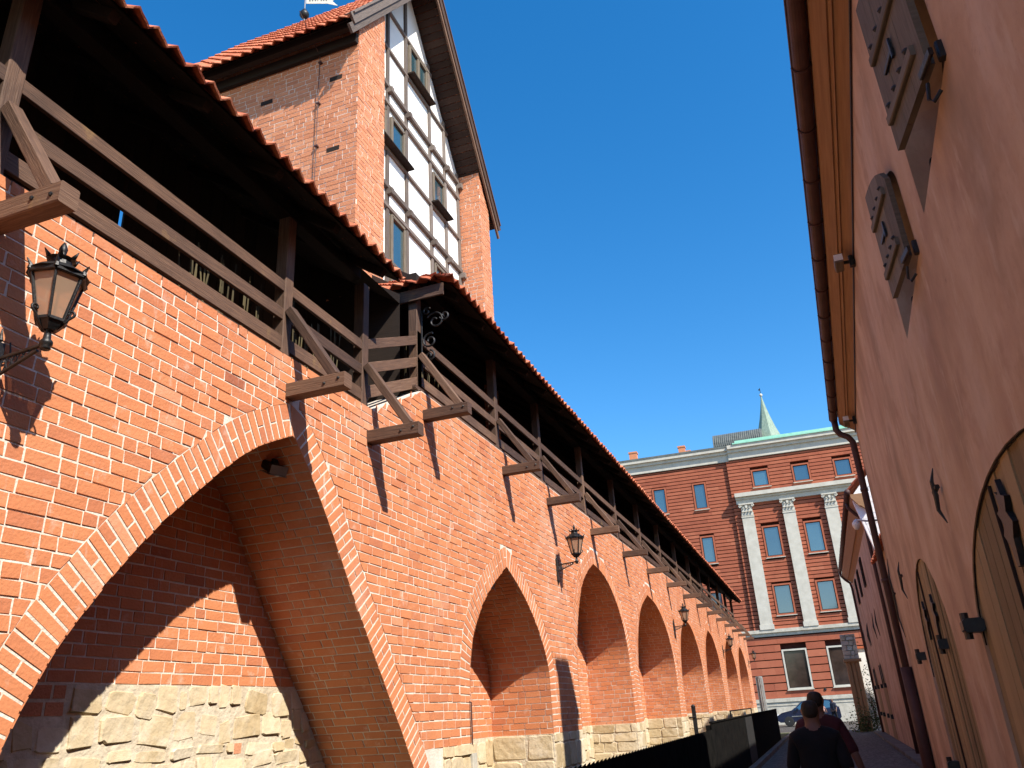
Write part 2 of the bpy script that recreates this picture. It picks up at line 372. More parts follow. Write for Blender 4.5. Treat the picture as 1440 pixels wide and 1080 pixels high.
# ================================================================== SETTING: ground
g = MB(); g.face([(-400, -200, -.03), (400, -200, -.03), (400, 600, -.03), (-400, 600, -.03)]); g.build('ground', M['dirt'], kind='structure')
g = MB(); g.face([(-2.2, -12, -.026), (2.6, -12, -.026), (2.6, 90, -.026), (-2.2, 90, -.026)]); g.face([(-9, 52.6, -.027), (-2.2, 52.6, -.027), (-2.2, 66, -.027), (-9, 66, -.027)]); g.build('road', M['cobble'], kind='structure')
g = MB()
y = -10
while y < 46:
    g.bar((1.75 + max(0, min(y, 13)) * .0 - .55 * (y < 13.3) + .03 * min(y, 13.3), y, .02), (1.75 - .55 * (y < 13.3) + .03 * min(y + .98, 13.3), y + .98, .02), .75, .10, tone=.5); y += 1.0
g.build('pavement', M['slab'], kind='structure')
g = MB(); y = -10
while y < 44: g.bar((-2.2, y, .03), (-2.2, y + .98, .03), .16, .14); y += 1
g.build('kerb', M['slab'], kind='structure')
g = MB(); g.face([(-4.6, -12, -.02), (-2.42, -12, -.02), (-2.42, 52, -.02), (-4.6, 52, -.02)]); g.build('grass_verge', M['grass'], kind='structure')
g = MB(); g.face([(-12, 66.6, -.022), (14, 66.6, -.022), (14, 69.6, -.022), (-12, 69.6, -.022)]); g.build('courtyard_path', M['slab'], kind='structure')

# ================================================================== CITY WALL
WX = -4.0; DEP = 1.0; BASE = 1.40
A1 = [(2.9, -.1), (3.02, .8), (3.28, 1.65), (3.42, 1.97), (3.6, 2.28), (4.05, 2.85), (4.66, 3.44), (5.13, 3.81), (5.62, 4.06)]
A1r = [(5.62, 4.06), (5.83, 3.86), (6.21, 3.42), (6.74, 2.72), (7.29, 2.03), (7.88, 1.28), (8.2, .75), (8.42, -.1)]
A2 = [(9.40, -.1), (9.40, 1.9), (9.47, 2.39), (9.64, 2.74), (10.1, 3.19), (10.89, 3.67)]
A2r = [(10.89, 3.67), (11.54, 3.35), (12.12, 2.93), (12.5, 2.43), (12.58, 1.9), (12.58, -.1)]
AL = [(0, -.1), (0, 2.2), (.02, 2.7), (.085, 3.35), (.21, 4.0), (.42, 4.46)]
AR = [(.42, 4.46), (.62, 4.33), (.77, 4.05), (.9, 3.6), (.98, 3.0), (1, 2.2), (1, -.1)]
profs = [catmull(A1, 4)[:-1] + catmull(A1r, 4), catmull(A2, 4)[:-1] + catmull(A2r, 4)]
for a, b, za in ((14.2, 18.53, 4.46), (19.38, 24.66, 4.45), (25.7, 30.65, 4.36), (31.61, 36.42, 4.42), (38.1, 43.29, 4.43), (44.4, 49.57, 4.5)):
    P = catmull(AL, 4)[:-1] + catmull(AR, 4); k = (za - 2.2) / (4.46 - 2.2)
    profs.append([(a + (b - a) * x, z if z < 2.2 else 2.2 + (z - 2.2) * k) for x, z in P])
RING = .285
wall = thing('city_wall', 'long red brick defensive wall with pointed arched niches above a pale stone base', 'wall', (-4.5, 25, 0))
def wtop(y): return 4.74 if y < 6.95 else (4.74 + (y - 6.95) * .55 if y < 8.15 else 5.42)
fm = lambda s, z, d: (WX + d, s, z)
mb = MB()
columns(mb, -4, 52, -.1, wtop, [(p[0][0], p[-1][0], -.1, p) for p in profs], fm)
for P in profs:
    for (a, b) in zip(P, P[1:]):
        mb.face([(WX, a[0], a[1]), (WX, b[0], b[1]), (WX - DEP, b[0], b[1]), (WX - DEP, a[0], a[1])])
mb.face([(WX - DEP, -4, -.1), (WX - DEP, 52, -.1), (WX - DEP, 52, 4.7), (WX - DEP, -4, 4.7)])
for a, b in zip([-4, 6.95, 8.15], [6.95, 8.15, 52]):
    mb.face([(WX, a, wtop(a + 1e-6)), (WX, b, wtop(b - 1e-6)), (WX - 1.5, b, wtop(b - 1e-6)), (WX - 1.5, a, wtop(a + 1e-6))])
mb.face([(WX, 52, -.1), (WX - 1.5, 52, -.1), (WX - 1.5, 52, 5.42), (WX, 52, 5.42)])
mb.build('mortar_core', M['mortar'], wall)
outers = []
for P in profs:
    O = offset_profile(P, RING); i = max(range(len(O)), key=lambda k: O[k][1]); outers.append((O[:i + 1], O[i:], O))
def half(pl, z, rev):
    zs = [p[1] for p in pl]; ys = [p[0] for p in pl]
    if rev: zs = zs[::-1]; ys = ys[::-1]
    zs2 = np.maximum.accumulate(zs); return float(np.interp(z, zs2, ys))
def front_spans(z):
    a = -3.9; out = []
    for l, r, O in outers:
        top = l[-1][1]
        if z < top - .01:
            out.append((a, half(l, z, False) - .012)); a = half(r, z, True) + .012
    if z <= 4.75: out.append((a, 52))
    elif z < 5.42: out.append((max(a, 6.98 + (z - 4.74) / .55), 52))
    return out
mb = MB(); bricks(mb, BASE, 5.425, front_spans, fm, course=.0914)
# end of the wall
bricks(mb, 0, 5.4, lambda z: [(-5.4, -4.0)], lambda s, z, d: (s, 52 + d, z))
mb.build('brick_facing', M['brick'], wall)
for P, (l, r, O) in zip(profs, outers):
    mb = MB()
    ds = [0]
    for a, b in zip(P, P[1:]): ds.append(ds[-1] + math.hypot(b[0] - a[0], b[1] - a[1]))
    xs = [p[0] for p in P]; zs = [p[1] for p in P]; ox = [p[0] for p in O]; oz = [p[1] for p in O]
    at = lambda s, X, Z: (float(np.interp(s, ds, X)), float(np.interp(s, ds, Z)))
    s = 0; k = 0; n = round(ds[-1] / .088); st = ds[-1] / n
    for i in range(n):
        s0 = i * st + .010; s1 = (i + 1) * st - .010
        cuts = [(0, 1)] if k % 2 else [(0, .47), (.53, 1)]; k += 1
        if at((s0 + s1) / 2, xs, zs)[1] < (.5 if P is profs[0] else BASE): continue
        for c0, c1 in cuts:
            q = []
            for s_, c in ((s0, c0), (s1, c0), (s1, c1), (s0, c1)):
                i0 = at(s_, xs, zs); o0 = at(s_, ox, oz); q.append((i0[0] + (o0[0] - i0[0]) * c, i0[1] + (o0[1] - i0[1]) * c))
            d = .004 + random.uniform(-.002, .003); t = rtone() * .9 + .08
            A = [(WX + d, a, b) for a, b in q]; B = [(WX - .004, a, b) for a, b in q]
            mb.face(A, t)
            for e in range(4): mb.face([B[e], B[(e + 1) % 4], A[(e + 1) % 4], A[e]], t)
    mb.build('arch_ring', M['brick'], wall)
    # lining of the niche: jambs, soffit and back
    mb = MB(); n = int(ds[-1] / .0905)
    for i in range(n):
        s0 = i * .0905; s1 = s0 + .077; a = at(s0, xs, zs); b = at(s1, xs, zs)
        if (a[1] + b[1]) / 2 < (.6 if P is profs[0] else BASE): continue
        tx, tz = b[0] - a[0], b[1] - a[1]; ln = math.hypot(tx, tz) + 1e-9; nx, nz = tz / ln, -tx / ln
        x = -.02 - random.random() * .25; kk = random.randint(0, 2)
        while x < DEP:
            w = (.245 if kk % 3 else .12); kk += 1; x0 = max(x, -.008); x1 = min(x + w - .013, DEP); x += w
            if x1 - x0 < .02: continue
            d = .005 + random.uniform(-.003, .003); t = rtone()
            q = [(x0, a), (x1, a), (x1, b), (x0, b)]
            A = [(WX - xx, p[0] + nx * d, p[1] + nz * d) for xx, p in q]; B = [(WX - xx, p[0] - nx * .003, p[1] - nz * .003) for xx, p in q]
            mb.face(A, t)
            for e in range(4): mb.face([B[e], B[(e + 1) % 4], A[(e + 1) % 4], A[e]], t)
    ia = max(range(len(P)), key=lambda q: P[q][1]); PL, PR = P[:ia + 1], P[ia:]
    first = P is profs[0]
    bricks(mb, 2.06 if first else BASE, P[ia][1], lambda z: [(half(PL, z, False), half(PR, z, True))] if z < P[ia][1] - .02 else [], lambda s, z, d: (WX - DEP + d, s, z))
    mb.build('niche_lining', M['brick'], wall)
# stone base
mb = MB()
edges = [-4] + [v for P in profs for v in (P[0][0], P[-1][0])] + [52]
for i in range(0, len(edges), 2):
    a, b = edges[i], edges[i + 1]
    if i == 0:
        stones(mb, a, 2.85, -.1, BASE, fm)
    elif i == 2:
        stones(mb, 8.6, b - .0, -.1, BASE, fm, inside=lambda s, z: s > half(outers[0][1], z, True))
    else:
        stones(mb, a, b, -.1, BASE, fm, hr=(.26, .42), wr=(.28, .5), prot=.02)
for i, P in enumerate(profs):
    if i == 0:
        stones(mb, P[0][0], P[-1][0], -.1, 2.05, lambda s, z, d: (WX - DEP + d, s, z), hr=(.08, .24), wr=(.09, .42), prot=.024, brickmix=.09, wild=1.0,
               inside=lambda s, z: half(profs[0][:33], z, False) - .1 < s < half(profs[0][32:], z, True) + .1)
        continue
    stones(mb, P[0][0], P[-1][0], -.1, BASE, lambda s, z, d: (WX - DEP + d, s, z), wild=.7)
    stones(mb, -DEP, 0, -.1, BASE, lambda s, z, d, y=P[-1][0]: (WX + s, y - d, z), prot=.035)
    stones(mb, -DEP, 0, -.1, BASE, lambda s, z, d, y=P[0][0]: (WX + s, y + d, z), prot=.035)
mb.build('stone_base', [M['stone'], M['tower_brick']], wall)
mb = MB()
for y0, y1 in [(8.6, 9.4)] + list(zip([P[-1][0] for P in profs[1:]], [P[0][0] for P in profs[2:]] + [52])):
    mb.box((WX - .01, y0 + .004, -.1), (WX + .004, y1 - .004, BASE - .004))
for P in profs[1:]: mb.box((WX - DEP - .01, P[0][0], -.1), (WX - DEP + .004, P[-1][0], BASE - .003)); mb.box((WX - DEP, P[-1][0] - .01, -.1), (WX - .001, P[-1][0] + .01, BASE - .003))
mb.box((WX - DEP - .01, 2.9, -.1), (WX - DEP + .008, 8.4, 2.05))
mb.build('stone_pointing', M['stone_mortar'], wall)

# ================================================================== TIMBER GALLERIES
EX = -3.57; PX = -4.12; SL = .70; BKX = -6.3
def pantiles(mb, p0, udir, vdir, nrm, ulen, vlen, tw=.19, tl=.33, th=.018, amp=.03, ustart=None, uend=None):
    """clay pantiles: p0 eave corner, udir along the eave, vdir up the slope"""
    p0, udir, vdir, nrm = map(Vector, (p0, udir, vdir, nrm)); nr = max(1, round(vlen / tl)); tl = vlen / nr; ns = 6
    nu = max(1, round(ulen / tw)); tw = ulen / nu
    for r in range(nr):
        v0 = r * tl - (.03 if r == 0 else .05); v1 = (r + 1) * tl
        off0 = .035; off1 = .0
        row = []
        for i in range(nu * ns + 1):
            f = (i % ns) / ns; u = i / ns * tw
            h = amp * (math.sin(2 * math.pi * f) * .8 + .35 * math.sin(4 * math.pi * f)); row.append((u, h))
        jit = [random.uniform(-.02, .02) for _ in range(nu + 1)]; tn = [rtone(.22) for _ in range(nu + 1)]; pts = []
        for (u, h) in row:
            k = min(int(u / tw + 1e-6), nu - 1)
            a0 = v0 + jit[k]
            lo = ustart(a0) if ustart else 0; hi = uend(a0) if uend else ulen; uu0 = min(max(u, lo), hi)
            lo = ustart(v1) if ustart else 0; hi = uend(v1) if uend else ulen; uu1 = min(max(u, lo), hi)
            A = p0 + udir * uu0 + vdir * a0 + nrm * (h + off0); B = p0 + udir * uu1 + vdir * v1 + nrm * (h + off1)
            pts.append((A, B, A - nrm * th, B - nrm * th))
        for i in range(len(pts) - 1):
            t = tn[min(int(row[i][0] / tw + 1e-6), nu)]
            (a, b, c, d), (e, f_, g_, h_) = pts[i], pts[i + 1]
            if (a - e).length < 1e-5 and (b - f_).length < 1e-5: continue
            mb.face([a, e, f_, b], t); mb.face([c, d, h_, g_], t); mb.face([a, c, g_, e], t)

def gallery(label, ys, ypost, y0, y1, fz, ez, hip):
    t = thing('timber_gallery', label, 'wooden gallery', (PX, (y0 + y1) / 2, fz))
    nv = Vector((SL, 0, 1)).normalized(); vd = Vector((-1, 0, SL)).normalized(); vl = (EX - BKX) * math.sqrt(1 + SL * SL)
    mb = MB()
    hipf = (lambda v: max(0, v) / math.sqrt(1 + SL * SL)) if hip else None
    pantiles(mb, (EX, y0, ez), (0, 1, 0), vd, nv, y1 - y0, vl, ustart=hipf)
    if hip:
        n2 = Vector((0, -SL, 1)).normalized(); v2 = Vector((0, 1, SL)).normalized()
        pantiles(mb, (BKX, y0, ez), (1, 0, 0), v2, n2, EX - BKX, 2.0, uend=lambda v: EX - BKX - max(0, v) / math.sqrt(1 + SL * SL))
    mb.build('tile_roof', M['tile'], t)
    mb = MB()   # boarding under the tiles
    for k in range(14):
        a = .02 + k * .2; b = a + .195
        pa = [EX - a, ez + a * SL - .055]; pb = [EX - b, ez + b * SL - .055]; ya = y0 + (max(a, b) if hip else 0) + .02; r = random.random() * 9
        Lg = y1 - ya
        mb.face([(pa[0], ya, pa[1]), (pb[0], ya, pb[1]), (pb[0], y1, pb[1]), (pa[0], y1, pa[1])], random.random(), [(r, r), (r, r + .2), (r + Lg, r + .2), (r + Lg, r)])
        mb.face([(pa[0], ya, pa[1] + .02), (pa[0], y1, pa[1] + .02), (pb[0], y1, pb[1] + .02), (pb[0], ya, pb[1] + .02)], .5, [(r, r), (r + Lg, r), (r + Lg, r + .2), (r, r + .2)])
    if not hip:
        a = EX + .66; mb.face([(a - 1.3, y1, ez + .66 * SL - .05), (BKX, y1, ez + (EX - BKX) * SL - .05), (BKX, 8.04, ez + (EX - BKX) * SL - .05), (a - 1.3, 8.04, ez + .66 * SL - .05)])
        mb.face([(a - 1.3, 8.04, fz), (BKX, 8.04, fz), (BKX, 8.04, ez + (EX - BKX) * SL + .1), (a - 1.3, 8.04, ez + .64 * SL + .1)])
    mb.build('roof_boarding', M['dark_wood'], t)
    if hip:
        mb = MB(); mb.bar((-3.66, y0 + .08, ez - .13), (BKX, y0 + .08, ez - .13), .03, .17); mb.build('fascia_board', M['wood'], t)
    for y in np.arange(y0 + (.55 if hip else .3), y1, .93 if y0 < 5 else .95):
        mb = MB(); x0 = EX - .10
        lim = BKX
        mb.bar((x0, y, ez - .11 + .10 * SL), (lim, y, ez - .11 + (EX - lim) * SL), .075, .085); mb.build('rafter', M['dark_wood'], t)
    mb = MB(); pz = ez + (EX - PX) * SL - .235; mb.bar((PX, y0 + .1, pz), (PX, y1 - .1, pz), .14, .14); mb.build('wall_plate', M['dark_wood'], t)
    for y in ypost:
        zt = pz - .07; zb = wtop(y) + .0
        mb = MB(); mb.bar((PX, y, zb), (PX, y, zt), .125, .125, (0, 1, 0)); po = mb.build('post', M['wood'], t)
    for y in ys:
        zc = fz - .31
        mb = MB(); mb.bar((WX - .7, y, zc), (WX + .60, y, zc), .125, .135); br = mb.build('bracket_beam', M['wood'], t)
        mb = MB(); mb.bar((PX + .09, y, fz + .52), (WX + .48, y, zc + .06), .10, .085, (1, 0, 1)); mb.build('brace', M['wood'], br)
        if y < 12:
            for bx_b in (.40, .54): mb = MB(); mb.lathe([(.014, 0), (.014, .008), (.006, .013)], (WX + bx_b, y - .0625, zc + random.uniform(-.02, .02)), 6, mp=lambda p: Vector((p.x, -p.z, p.y))); mb.build('bolt', M['iron'], br)
    yy = sorted(ypost)
    for h, hh in ((.19, .135), (.475, .12), (.77, .115)):
        for a, b in zip(yy, yy[1:]):
            za = wtop(a) + h; zb = wtop(b) + h
            mb = MB(); mb.bar((PX + .035 + random.uniform(-.006, .006), a - .05, za + random.uniform(-.01, .01)), (PX + .035, b + .05, zb + random.uniform(-.01, .01)), .035, hh, ch=.004); mb.build('rail', M['wood'], t)
    mb = MB()   # floor boards
    y = y0 if not hip else 8.2
    while y < y1 - .1: mb.bar((WX - .02, y, wtop(y) + .03), (BKX, y, wtop(y) + .03), .235, .045, tone=random.random()); y += .24
    mb.build('floor', M['wood'], t)
    mb = MB()   # boarded back
    y = y0 + .1
    while y < (y1 if hip else 8.5):
        w = random.uniform(.18, .24)
        if y < 4.91 < y + w + .055 and not hip:
            mb.bar((-5.62, (y + 4.885) / 2, fz - .3), (-5.62, (y + 4.885) / 2, ez + 1.42), max(.02, 4.885 - y), .03, (1, 0, 0))
            mb.bar((-5.62, 4.911, fz - .3), (-5.62, 4.911, 6.12), .05, .03, (1, 0, 0)); mb.bar((-5.62, 4.911, 6.62), (-5.62, 4.911, ez + 1.42), .05, .03, (1, 0, 0)); y = 4.937; continue
        mb.bar((-5.62, y + w / 2, fz - .3), (-5.62, y + w / 2, ez + 1.40), w - .003, .03, (1, 0, 0), ch=.003); y += w
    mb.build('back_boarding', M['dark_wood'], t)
    return t
NB = [-3.2, -.3, 2.62, 5.53]
gallery('lower near timber gallery with tiled roof, railings and braced brackets on the left', NB + [6.95], NB + [6.95, 8.28], -3.9, 6.9, 4.74, 6.2, False)
FB = [8.28, 10.99, 13.17, 16.1, 19.05, 21.96, 25.0, 28.14, 31.29, 34.2, 37.27, 40.52, 43.89, 47.1, 50.2]
gallery('higher far timber gallery stepping up and running to the end of the brick wall', FB, FB[:-1], 8.1, 47.6, 5.42, 6.9, True)

# ================================================================== TOWER
TX = -5.5; TP = -6.05; TY0, TY1 = 9.03, 15.05; RY, RZ, RS = 12.01, 17.37, 1.38; TXB = -10.2
tower = thing('gate_tower', 'tall brick tower with half-timbered gable and steep red tiled roof behind the gallery', 'tower', (-7.5, 12, 0))
def rz(y): return RZ - RS * abs(y - RY) - .32
mb = MB()
mb.face([(TXB, TY0, 0), (TX, TY0, 0), (TX, TY0, rz(TY0)), (TXB, TY0, rz(TY0))])
mb.face([(TX, TY1, 0), (TXB, TY1, 0), (TXB, TY1, rz(TY1)), (TX, TY1, rz(TY1))])
for a, b in ((TY0, 9.93), (14.5, TY1)):
    mb.face([(TX, a, 0), (TX, b, 0), (TX, b, rz(b)), (TX, a, rz(a))])
mb.face([(TX, 9.93, 0), (TP, 9.93, 0), (TP, 9.93, rz(9.93)), (TX, 9.93, rz(9.93))]); mb.face([(TP, 14.5, 0), (TX, 14.5, 0), (TX, 14.5, rz(14.5)), (TP, 14.5, rz(14.5))])
mb.face([(TXB, TY0, 0), (TXB, TY0, rz(TY0)), (TXB, RY, rz(RY)), (TXB, TY1, rz(TY1)), (TXB, TY1, 0)])
mb.build('mortar_core', M['mortar'], tower)
holes = [(-7.33, 11.86), (-5.93, 11.88), (-5.94, 10.38)]
mb = MB(); kw = dict(course=.0925, L=.25, joint=.014)
bricks(mb, 5.5, rz(TY0), lambda z: [(TXB, TX + .006)], lambda s, z, d: (s, TY0 - d, z), **kw)
bricks(mb, 5.5, rz(9.93), lambda z: [(TY0 + max(0, (z - rz(TY0)) / RS), 9.93)], lambda s, z, d: (TX + d, s, z), **kw)
bricks(mb, 5.5, rz(14.5), lambda z: [(14.5, TY1 - max(0, (z - rz(TY1)) / RS))], lambda s, z, d: (TX + d, s, z), **kw)
bricks(mb, 5.5, rz(14.5), lambda z: [(TP, TX + .004)], lambda s, z, d: (s, 14.5 - d, z), **kw)
mb.build('brickwork', M['tower_brick'], tower)
for a, b in holes: mb = MB(); mb.box((a - .12, TY0 - .010, b - .045), (a + .12, TY0 + .05, b + .045)); mb.build('putlog_shade', M['dark_wood'], tower)  # dark boxes on the brick face stand for the shade inside putlog holes
mb = MB(); mb.prism([(9.93, 5), (14.5, 5), (14.5, rz(14.5) + .1), (RY, rz(RY) + .1), (9.93, rz(9.93) + .1)], lambda a, b, d: (TP + d, a, b), -.1, 0); mb.build('white_panel', M['white'], tower)
tf = MB(); bx = TP + .02
def hb(ya, yb, z, h=.12, o=0): tf.bar((bx + o, ya, z), (bx + o, yb, z), h, .07, (1, 0, 0), ch=.006)
posts = [10.0, 11.02, 11.82, 12.95, 13.72, 14.44]
for i, y in enumerate(posts): tf.bar((bx - .006, y, 5.2), (bx - .006, y, rz(y)), .095, .065, (1, 0, 0), ch=.006)
for zf in (10.86, 13.30, 8.4):
    hb(9.95, 14.48, zf + .14, .10, .02); hb(9.95, 14.48, zf - .30, .09, .01)
for zz in (14.45, 11.87, 9.43):
    w = (RZ - .32 - zz) / RS; hb(max(9.95, RY - w), min(14.48, RY + w), zz, .075)
hb(RY - 1.05, RY + 1.05, 15.52, .075)
tf.build('timber_frame', M['beam'], tower)
for zf in (10.86, 13.30, 8.4):
    for y in posts: tf = MB(); tf.bar((TP - .05, y, zf + .02), (TP + .15, y, zf + .02), .10, .13); tf.build('beam_end', M['beam'], tower)
def tower_window(ya, yb, za, zb, two=False):
    f = MB(); x = TP + .035; w = .075
    for y in (ya, yb): f.bar((x, y, za), (x, y, zb), w, .06, (1, 0, 0))
    for z in (za, zb): f.bar((x, ya, z), (x, yb, z), w, .06, (1, 0, 0))
    if two: f.bar((x, (ya + yb) / 2, za), (x, (ya + yb) / 2, zb), .1, .06, (1, 0, 0))
    o = f.build('window', M['frame'], tower)
    p = MB(); p.box((TP + .006, ya, za), (TP + .018, yb, zb)); p.build('pane', M['glass'], o)
    s = MB(); s.bar((TP + .09, ya - .13, za - .10), (TP + .09, yb + .13, za - .10), .24, .035, (0, 0, 1)); s.build('sill', M['dark_wood'], o)
for q in ((11.16, 11.68, 12.02, 12.76), (11.16, 11.68, 8.75, 10.45), (13.06, 13.6, 12.02, 12.76), (13.06, 13.6, 8.75, 10.45), (10.15, 10.9, 12.02, 12.76)): tower_window(*q)
tower_window(11.98, 12.8, 14.62, 15.42, True)
# roof
mb = MB(); sl = math.sqrt(1 + RS * RS); xl = TX + .1 - TXB + .3
pantiles(mb, (TXB - .3, 8.55, RZ - RS * (RY - 8.55)), (1, 0, 0), Vector((0, 1, RS)).normalized(), Vector((0, -RS, 1)).normalized(), xl, (RY - 8.55) * sl, tw=.21)
pantiles(mb, (TX + .1, 15.43, RZ - RS * (15.43 - RY)), (-1, 0, 0), Vector((0, -1, RS)).normalized(), Vector((0, RS, 1)).normalized(), xl, (15.43 - RY) * sl, tw=.21)
mb.build('tile_roof', M['tile'], tower)
mb = MB()
for s in (-1, 1):
    ye = 8.58 if s < 0 else 15.42
    for k in range(36):
        a, b = k / 36, (k + 1) / 36 - .002
        P = [(RY + (ye - RY) * c, RZ - RS * abs(ye - RY) * c - .09) for c in (a, b)]
        r = random.random() * 9
        mb.face([(TX + .04, P[0][0], P[0][1]), (TXB - .2, P[0][0], P[0][1]), (TXB - .2, P[1][0], P[1][1]), (TX + .04, P[1][0], P[1][1])], random.random(), [(r, r), (r + 5, r), (r + 5, r + .2), (r, r + .2)])
mb.build('roof_boarding', M['soffit_dark'], tower)
for s in (-1, 1):
    ye = 8.62 if s < 0 else 15.46
    mb = MB()
    for o, x in ((.05, TX + .105), (.27, TX + .075)):
        mb.bar((x, RY - s * .0, RZ - o - .02), (x, ye, RZ - RS * abs(ye - RY) - o - .02), .045, .19 if o < .1 else (.16 if s < 0 else .1), (0, 0, 1), ch=.004)
    mb.bar((TX + .06, RY, RZ + .05), (TX + .06, ye, RZ - RS * abs(ye - RY) + .05), .20, .03, (0, 0, 1), ch=.004)
    mb.build('barge_board', M['beam' if s < 0 else 'wood'], tower)  # lit side grey, other side darker: light and shade set by the wood colour
mb = MB(); mb.bar((TXB, 8.78, 12.72), (TX + .02, 8.78, 12.72), .10, .28); mb.bar((TXB, 8.97, 12.55), (TX, 8.97, 12.55), .08, .2); mb.build('eave_board', M['dark_wood'], tower)
mb = MB(); mb.tube([(-6.33, 8.45, 13.02), (-6.24, 8.98, 12.45), (-6.24, 8.985, 9), (-6.24, 8.985, 5)], .007, 6)
for z in np.arange(6, 12.3, .9): mb.box((-6.27, 8.97, z), (-6.21, 9.03, z + .03))
mb.build('lightning_cable', M['gutter'], tower)
vn = thing('weather_vane', 'pale pierced swallowtail weather vane above a dark ball on the tower ridge', 'weather vane', (-8.85, RY, 17.2))
mb = MB(); mb.tube([(-8.85, RY, 17.1), (-8.85, RY, 18.9)], .016, 8); mb.build('pole', M['metal'], vn)
mb = MB(); mb.lathe([(.01, -.13), (.07, -.1), (.115, -.03), (.115, .03), (.08, .09), (.05, .12), (.055, .14), (.012, .2)], (-8.85, RY, 17.62), 14); mb.build('ball', M['iron'], vn, True)
mb = MB()
va = Vector((.93, .36, 0)).normalized()
fl = lambda a, b, d: Vector((-8.85, RY, 17.98)) + va * a + Vector((-va.y, va.x, 0)) * d + Vector((0, 0, b))
mb.prism([(.03, 0), (.55, -.02), (.8, -.10), (.66, .06), (.74, .16), (.5, .20), (.03, .26)], fl, -.004, .004)
mb.build('flag', M['gold'], vn)
mb = MB()
for k, (a, w, h) in enumerate([(.10, .035, .11), (.17, .03, .11), (.235, .035, .11), (.30, .02, .10), (.38, .03, .10), (.44, .03, .10), (.50, .03, .09)]):
    for d in (-.0065, .0065): mb.prism([(a, .07), (a + w, .07), (a + w, .07 + h), (a, .07 + h)], fl, d - .001, d + .001)
mb.build('pierced_mark', M['lead'], vn)

# ================================================================== WALL LANTERNS
def lantern_proto():
    t = thing('wall_lantern', '', 'lamp', (0, 0, 0), 'black iron wall lanterns along the brick wall')
    mb = MB(); mb.bar((.02, 0, -.30), (.02, 0, .16), .075, .04, (1, 0, 0), ch=.012); mb.lathe([(.0, .0), (.02, .02), (.012, .05), (.004, .11)], (.02, 0, .16), 8)
    for s in (-1, 1): mb.tube([(.02, s * .04, .02), (.03, s * .075, .06), (.03, s * .085, .12), (.03, s * .07, .19)], .006, 6)
    mb.tube([(.02, 0, -.3), (.02, 0, -.40)], [.03, .006], 8)
    mb.build('wall_plate', M['iron'], t)
    mb = MB(); mb.bar((.03, 0, .03), (.47, 0, .055), .026, .024); mb.bar((.03, 0, -.11), (.40, 0, .02), .022, .02)
    for k in range(7):
        x = .05 + k * .05; z0 = .03 + x * .055; z1 = -.11 + (x - .03) * .35
        mb.tube([(x, 0, z0), (x + .045, 0, -.11 + (x + .015) * .35)], .005, 5); mb.tube([(x, 0, z1), (x + .045, 0, z0)], .005, 5)
    mb.build('arm', M['iron'], t)
    mb = MB(); mb.lathe([(.028, -.06), (.036, -.05), (.03, -.03), (.042, -.02), (.042, 0), (.026, .02), (.022, .07), (.034, .085), (.03, .11), (.05, .12)], (.47, 0, .07), 12)
    for k in range(3):
        a = k * 2.094 + .5; c, s = math.cos(a), math.sin(a); P = []
        for q in range(18):
            f = q / 17
            if f < .5: r = .025 + .1 * (f / .5) ** 1.2; z = .10 + .10 * (f / .5) ** 1.6
            else:
                an = (f - .5) / .5 * 5.2; rr = .03 * (1 - (f - .5)); r = .125 + rr * math.sin(an) ; z = .2 + .03 - rr * math.cos(an)
            P.append((.47 + r * c, r * s, .05 + z))
        mb.tube(P, .009, 6)
    mb.build('stem', M['iron'], t, True)
    z0, z1, r0, r1 = .22, .56, .095, .175; n = 6
    fr = MB()
    pt = lambda k, r, z: Vector((.47 + r * math.cos(k * math.pi / 3 + .26), r * math.sin(k * math.pi / 3 + .26), z))
    for k in range(n):
        fr.bar(pt(k, r0, z0), pt(k, r1, z1), .018, .022); fr.bar(pt(k, r0, z0), pt(k + 1, r0, z0), .02, .026); fr.bar(pt(k, r1 + .008, z1), pt(k + 1, r1 + .008, z1), .034, .04)
        h = pt(k, r1 + .015, z1); fr.tube([h, h + Vector((0, 0, .035)), h + (h - Vector((.47, 0, h.z))) * .16 + Vector((0, 0, .075))], [.02, .014, .004], 6)
    fr.lathe([(.05, z0 - .07), (.075, z0 - .04), (.10, z0 - .005), (.09, z0)], (.47, 0, 0), 6, .26); fr.build('lantern_frame', M['iron'], t)
    for k in range(n):
        p = MB(); q = [pt(k, r0 - .004, z0 + .01), pt(k + 1, r0 - .004, z0 + .01), pt(k + 1, r1 - .006, z1 - .01), pt(k, r1 - .006, z1 - .01)]
        p.face(q); p.build('glass_pane', M['lantern_glass'], t)
    c = MB(); c.lathe([(.20, z1 + .012), (.185, z1 + .03), (.12, z1 + .075), (.075, z1 + .10), (.07, z1 + .14), (.095, z1 + .15), (.06, z1 + .165)], (.47, 0, 0), 12, .26); cap = c.build('cap', M['iron'], t)
    c = MB()
    for k in range(6): a = pt(k, .085, z1 + .15); c.tube([a, a + (a - Vector((.47, 0, a.z))) * .45 + Vector((0, 0, .05))], [.02, .003], 5)
    c.lathe([(.05, z1 + .165), (.02, z1 + .19), (.026, z1 + .215), (.03, z1 + .24), (.018, z1 + .275), (.003, z1 + .30)], (.47, 0, 0), 10); c.build('finial', M['iron'], cap, True)
    return t
lp = lantern_proto()
LL = [(2.82, 3.62, 'large black lantern nearest the camera, beside the lowest left bracket of the gallery'),
      (13.40, 4.02, 'black iron wall lantern between the second and third brick arches'),
      (25.23, 3.88, 'small black wall lantern halfway along the brick wall, above the fifth arch'),
      (38.03, 3.86, 'small distant wall lantern over the seventh arch near the wall end'),
      (50.9, 3.86, 'tiny farthest lantern at the wall end, seen against the red facade')]
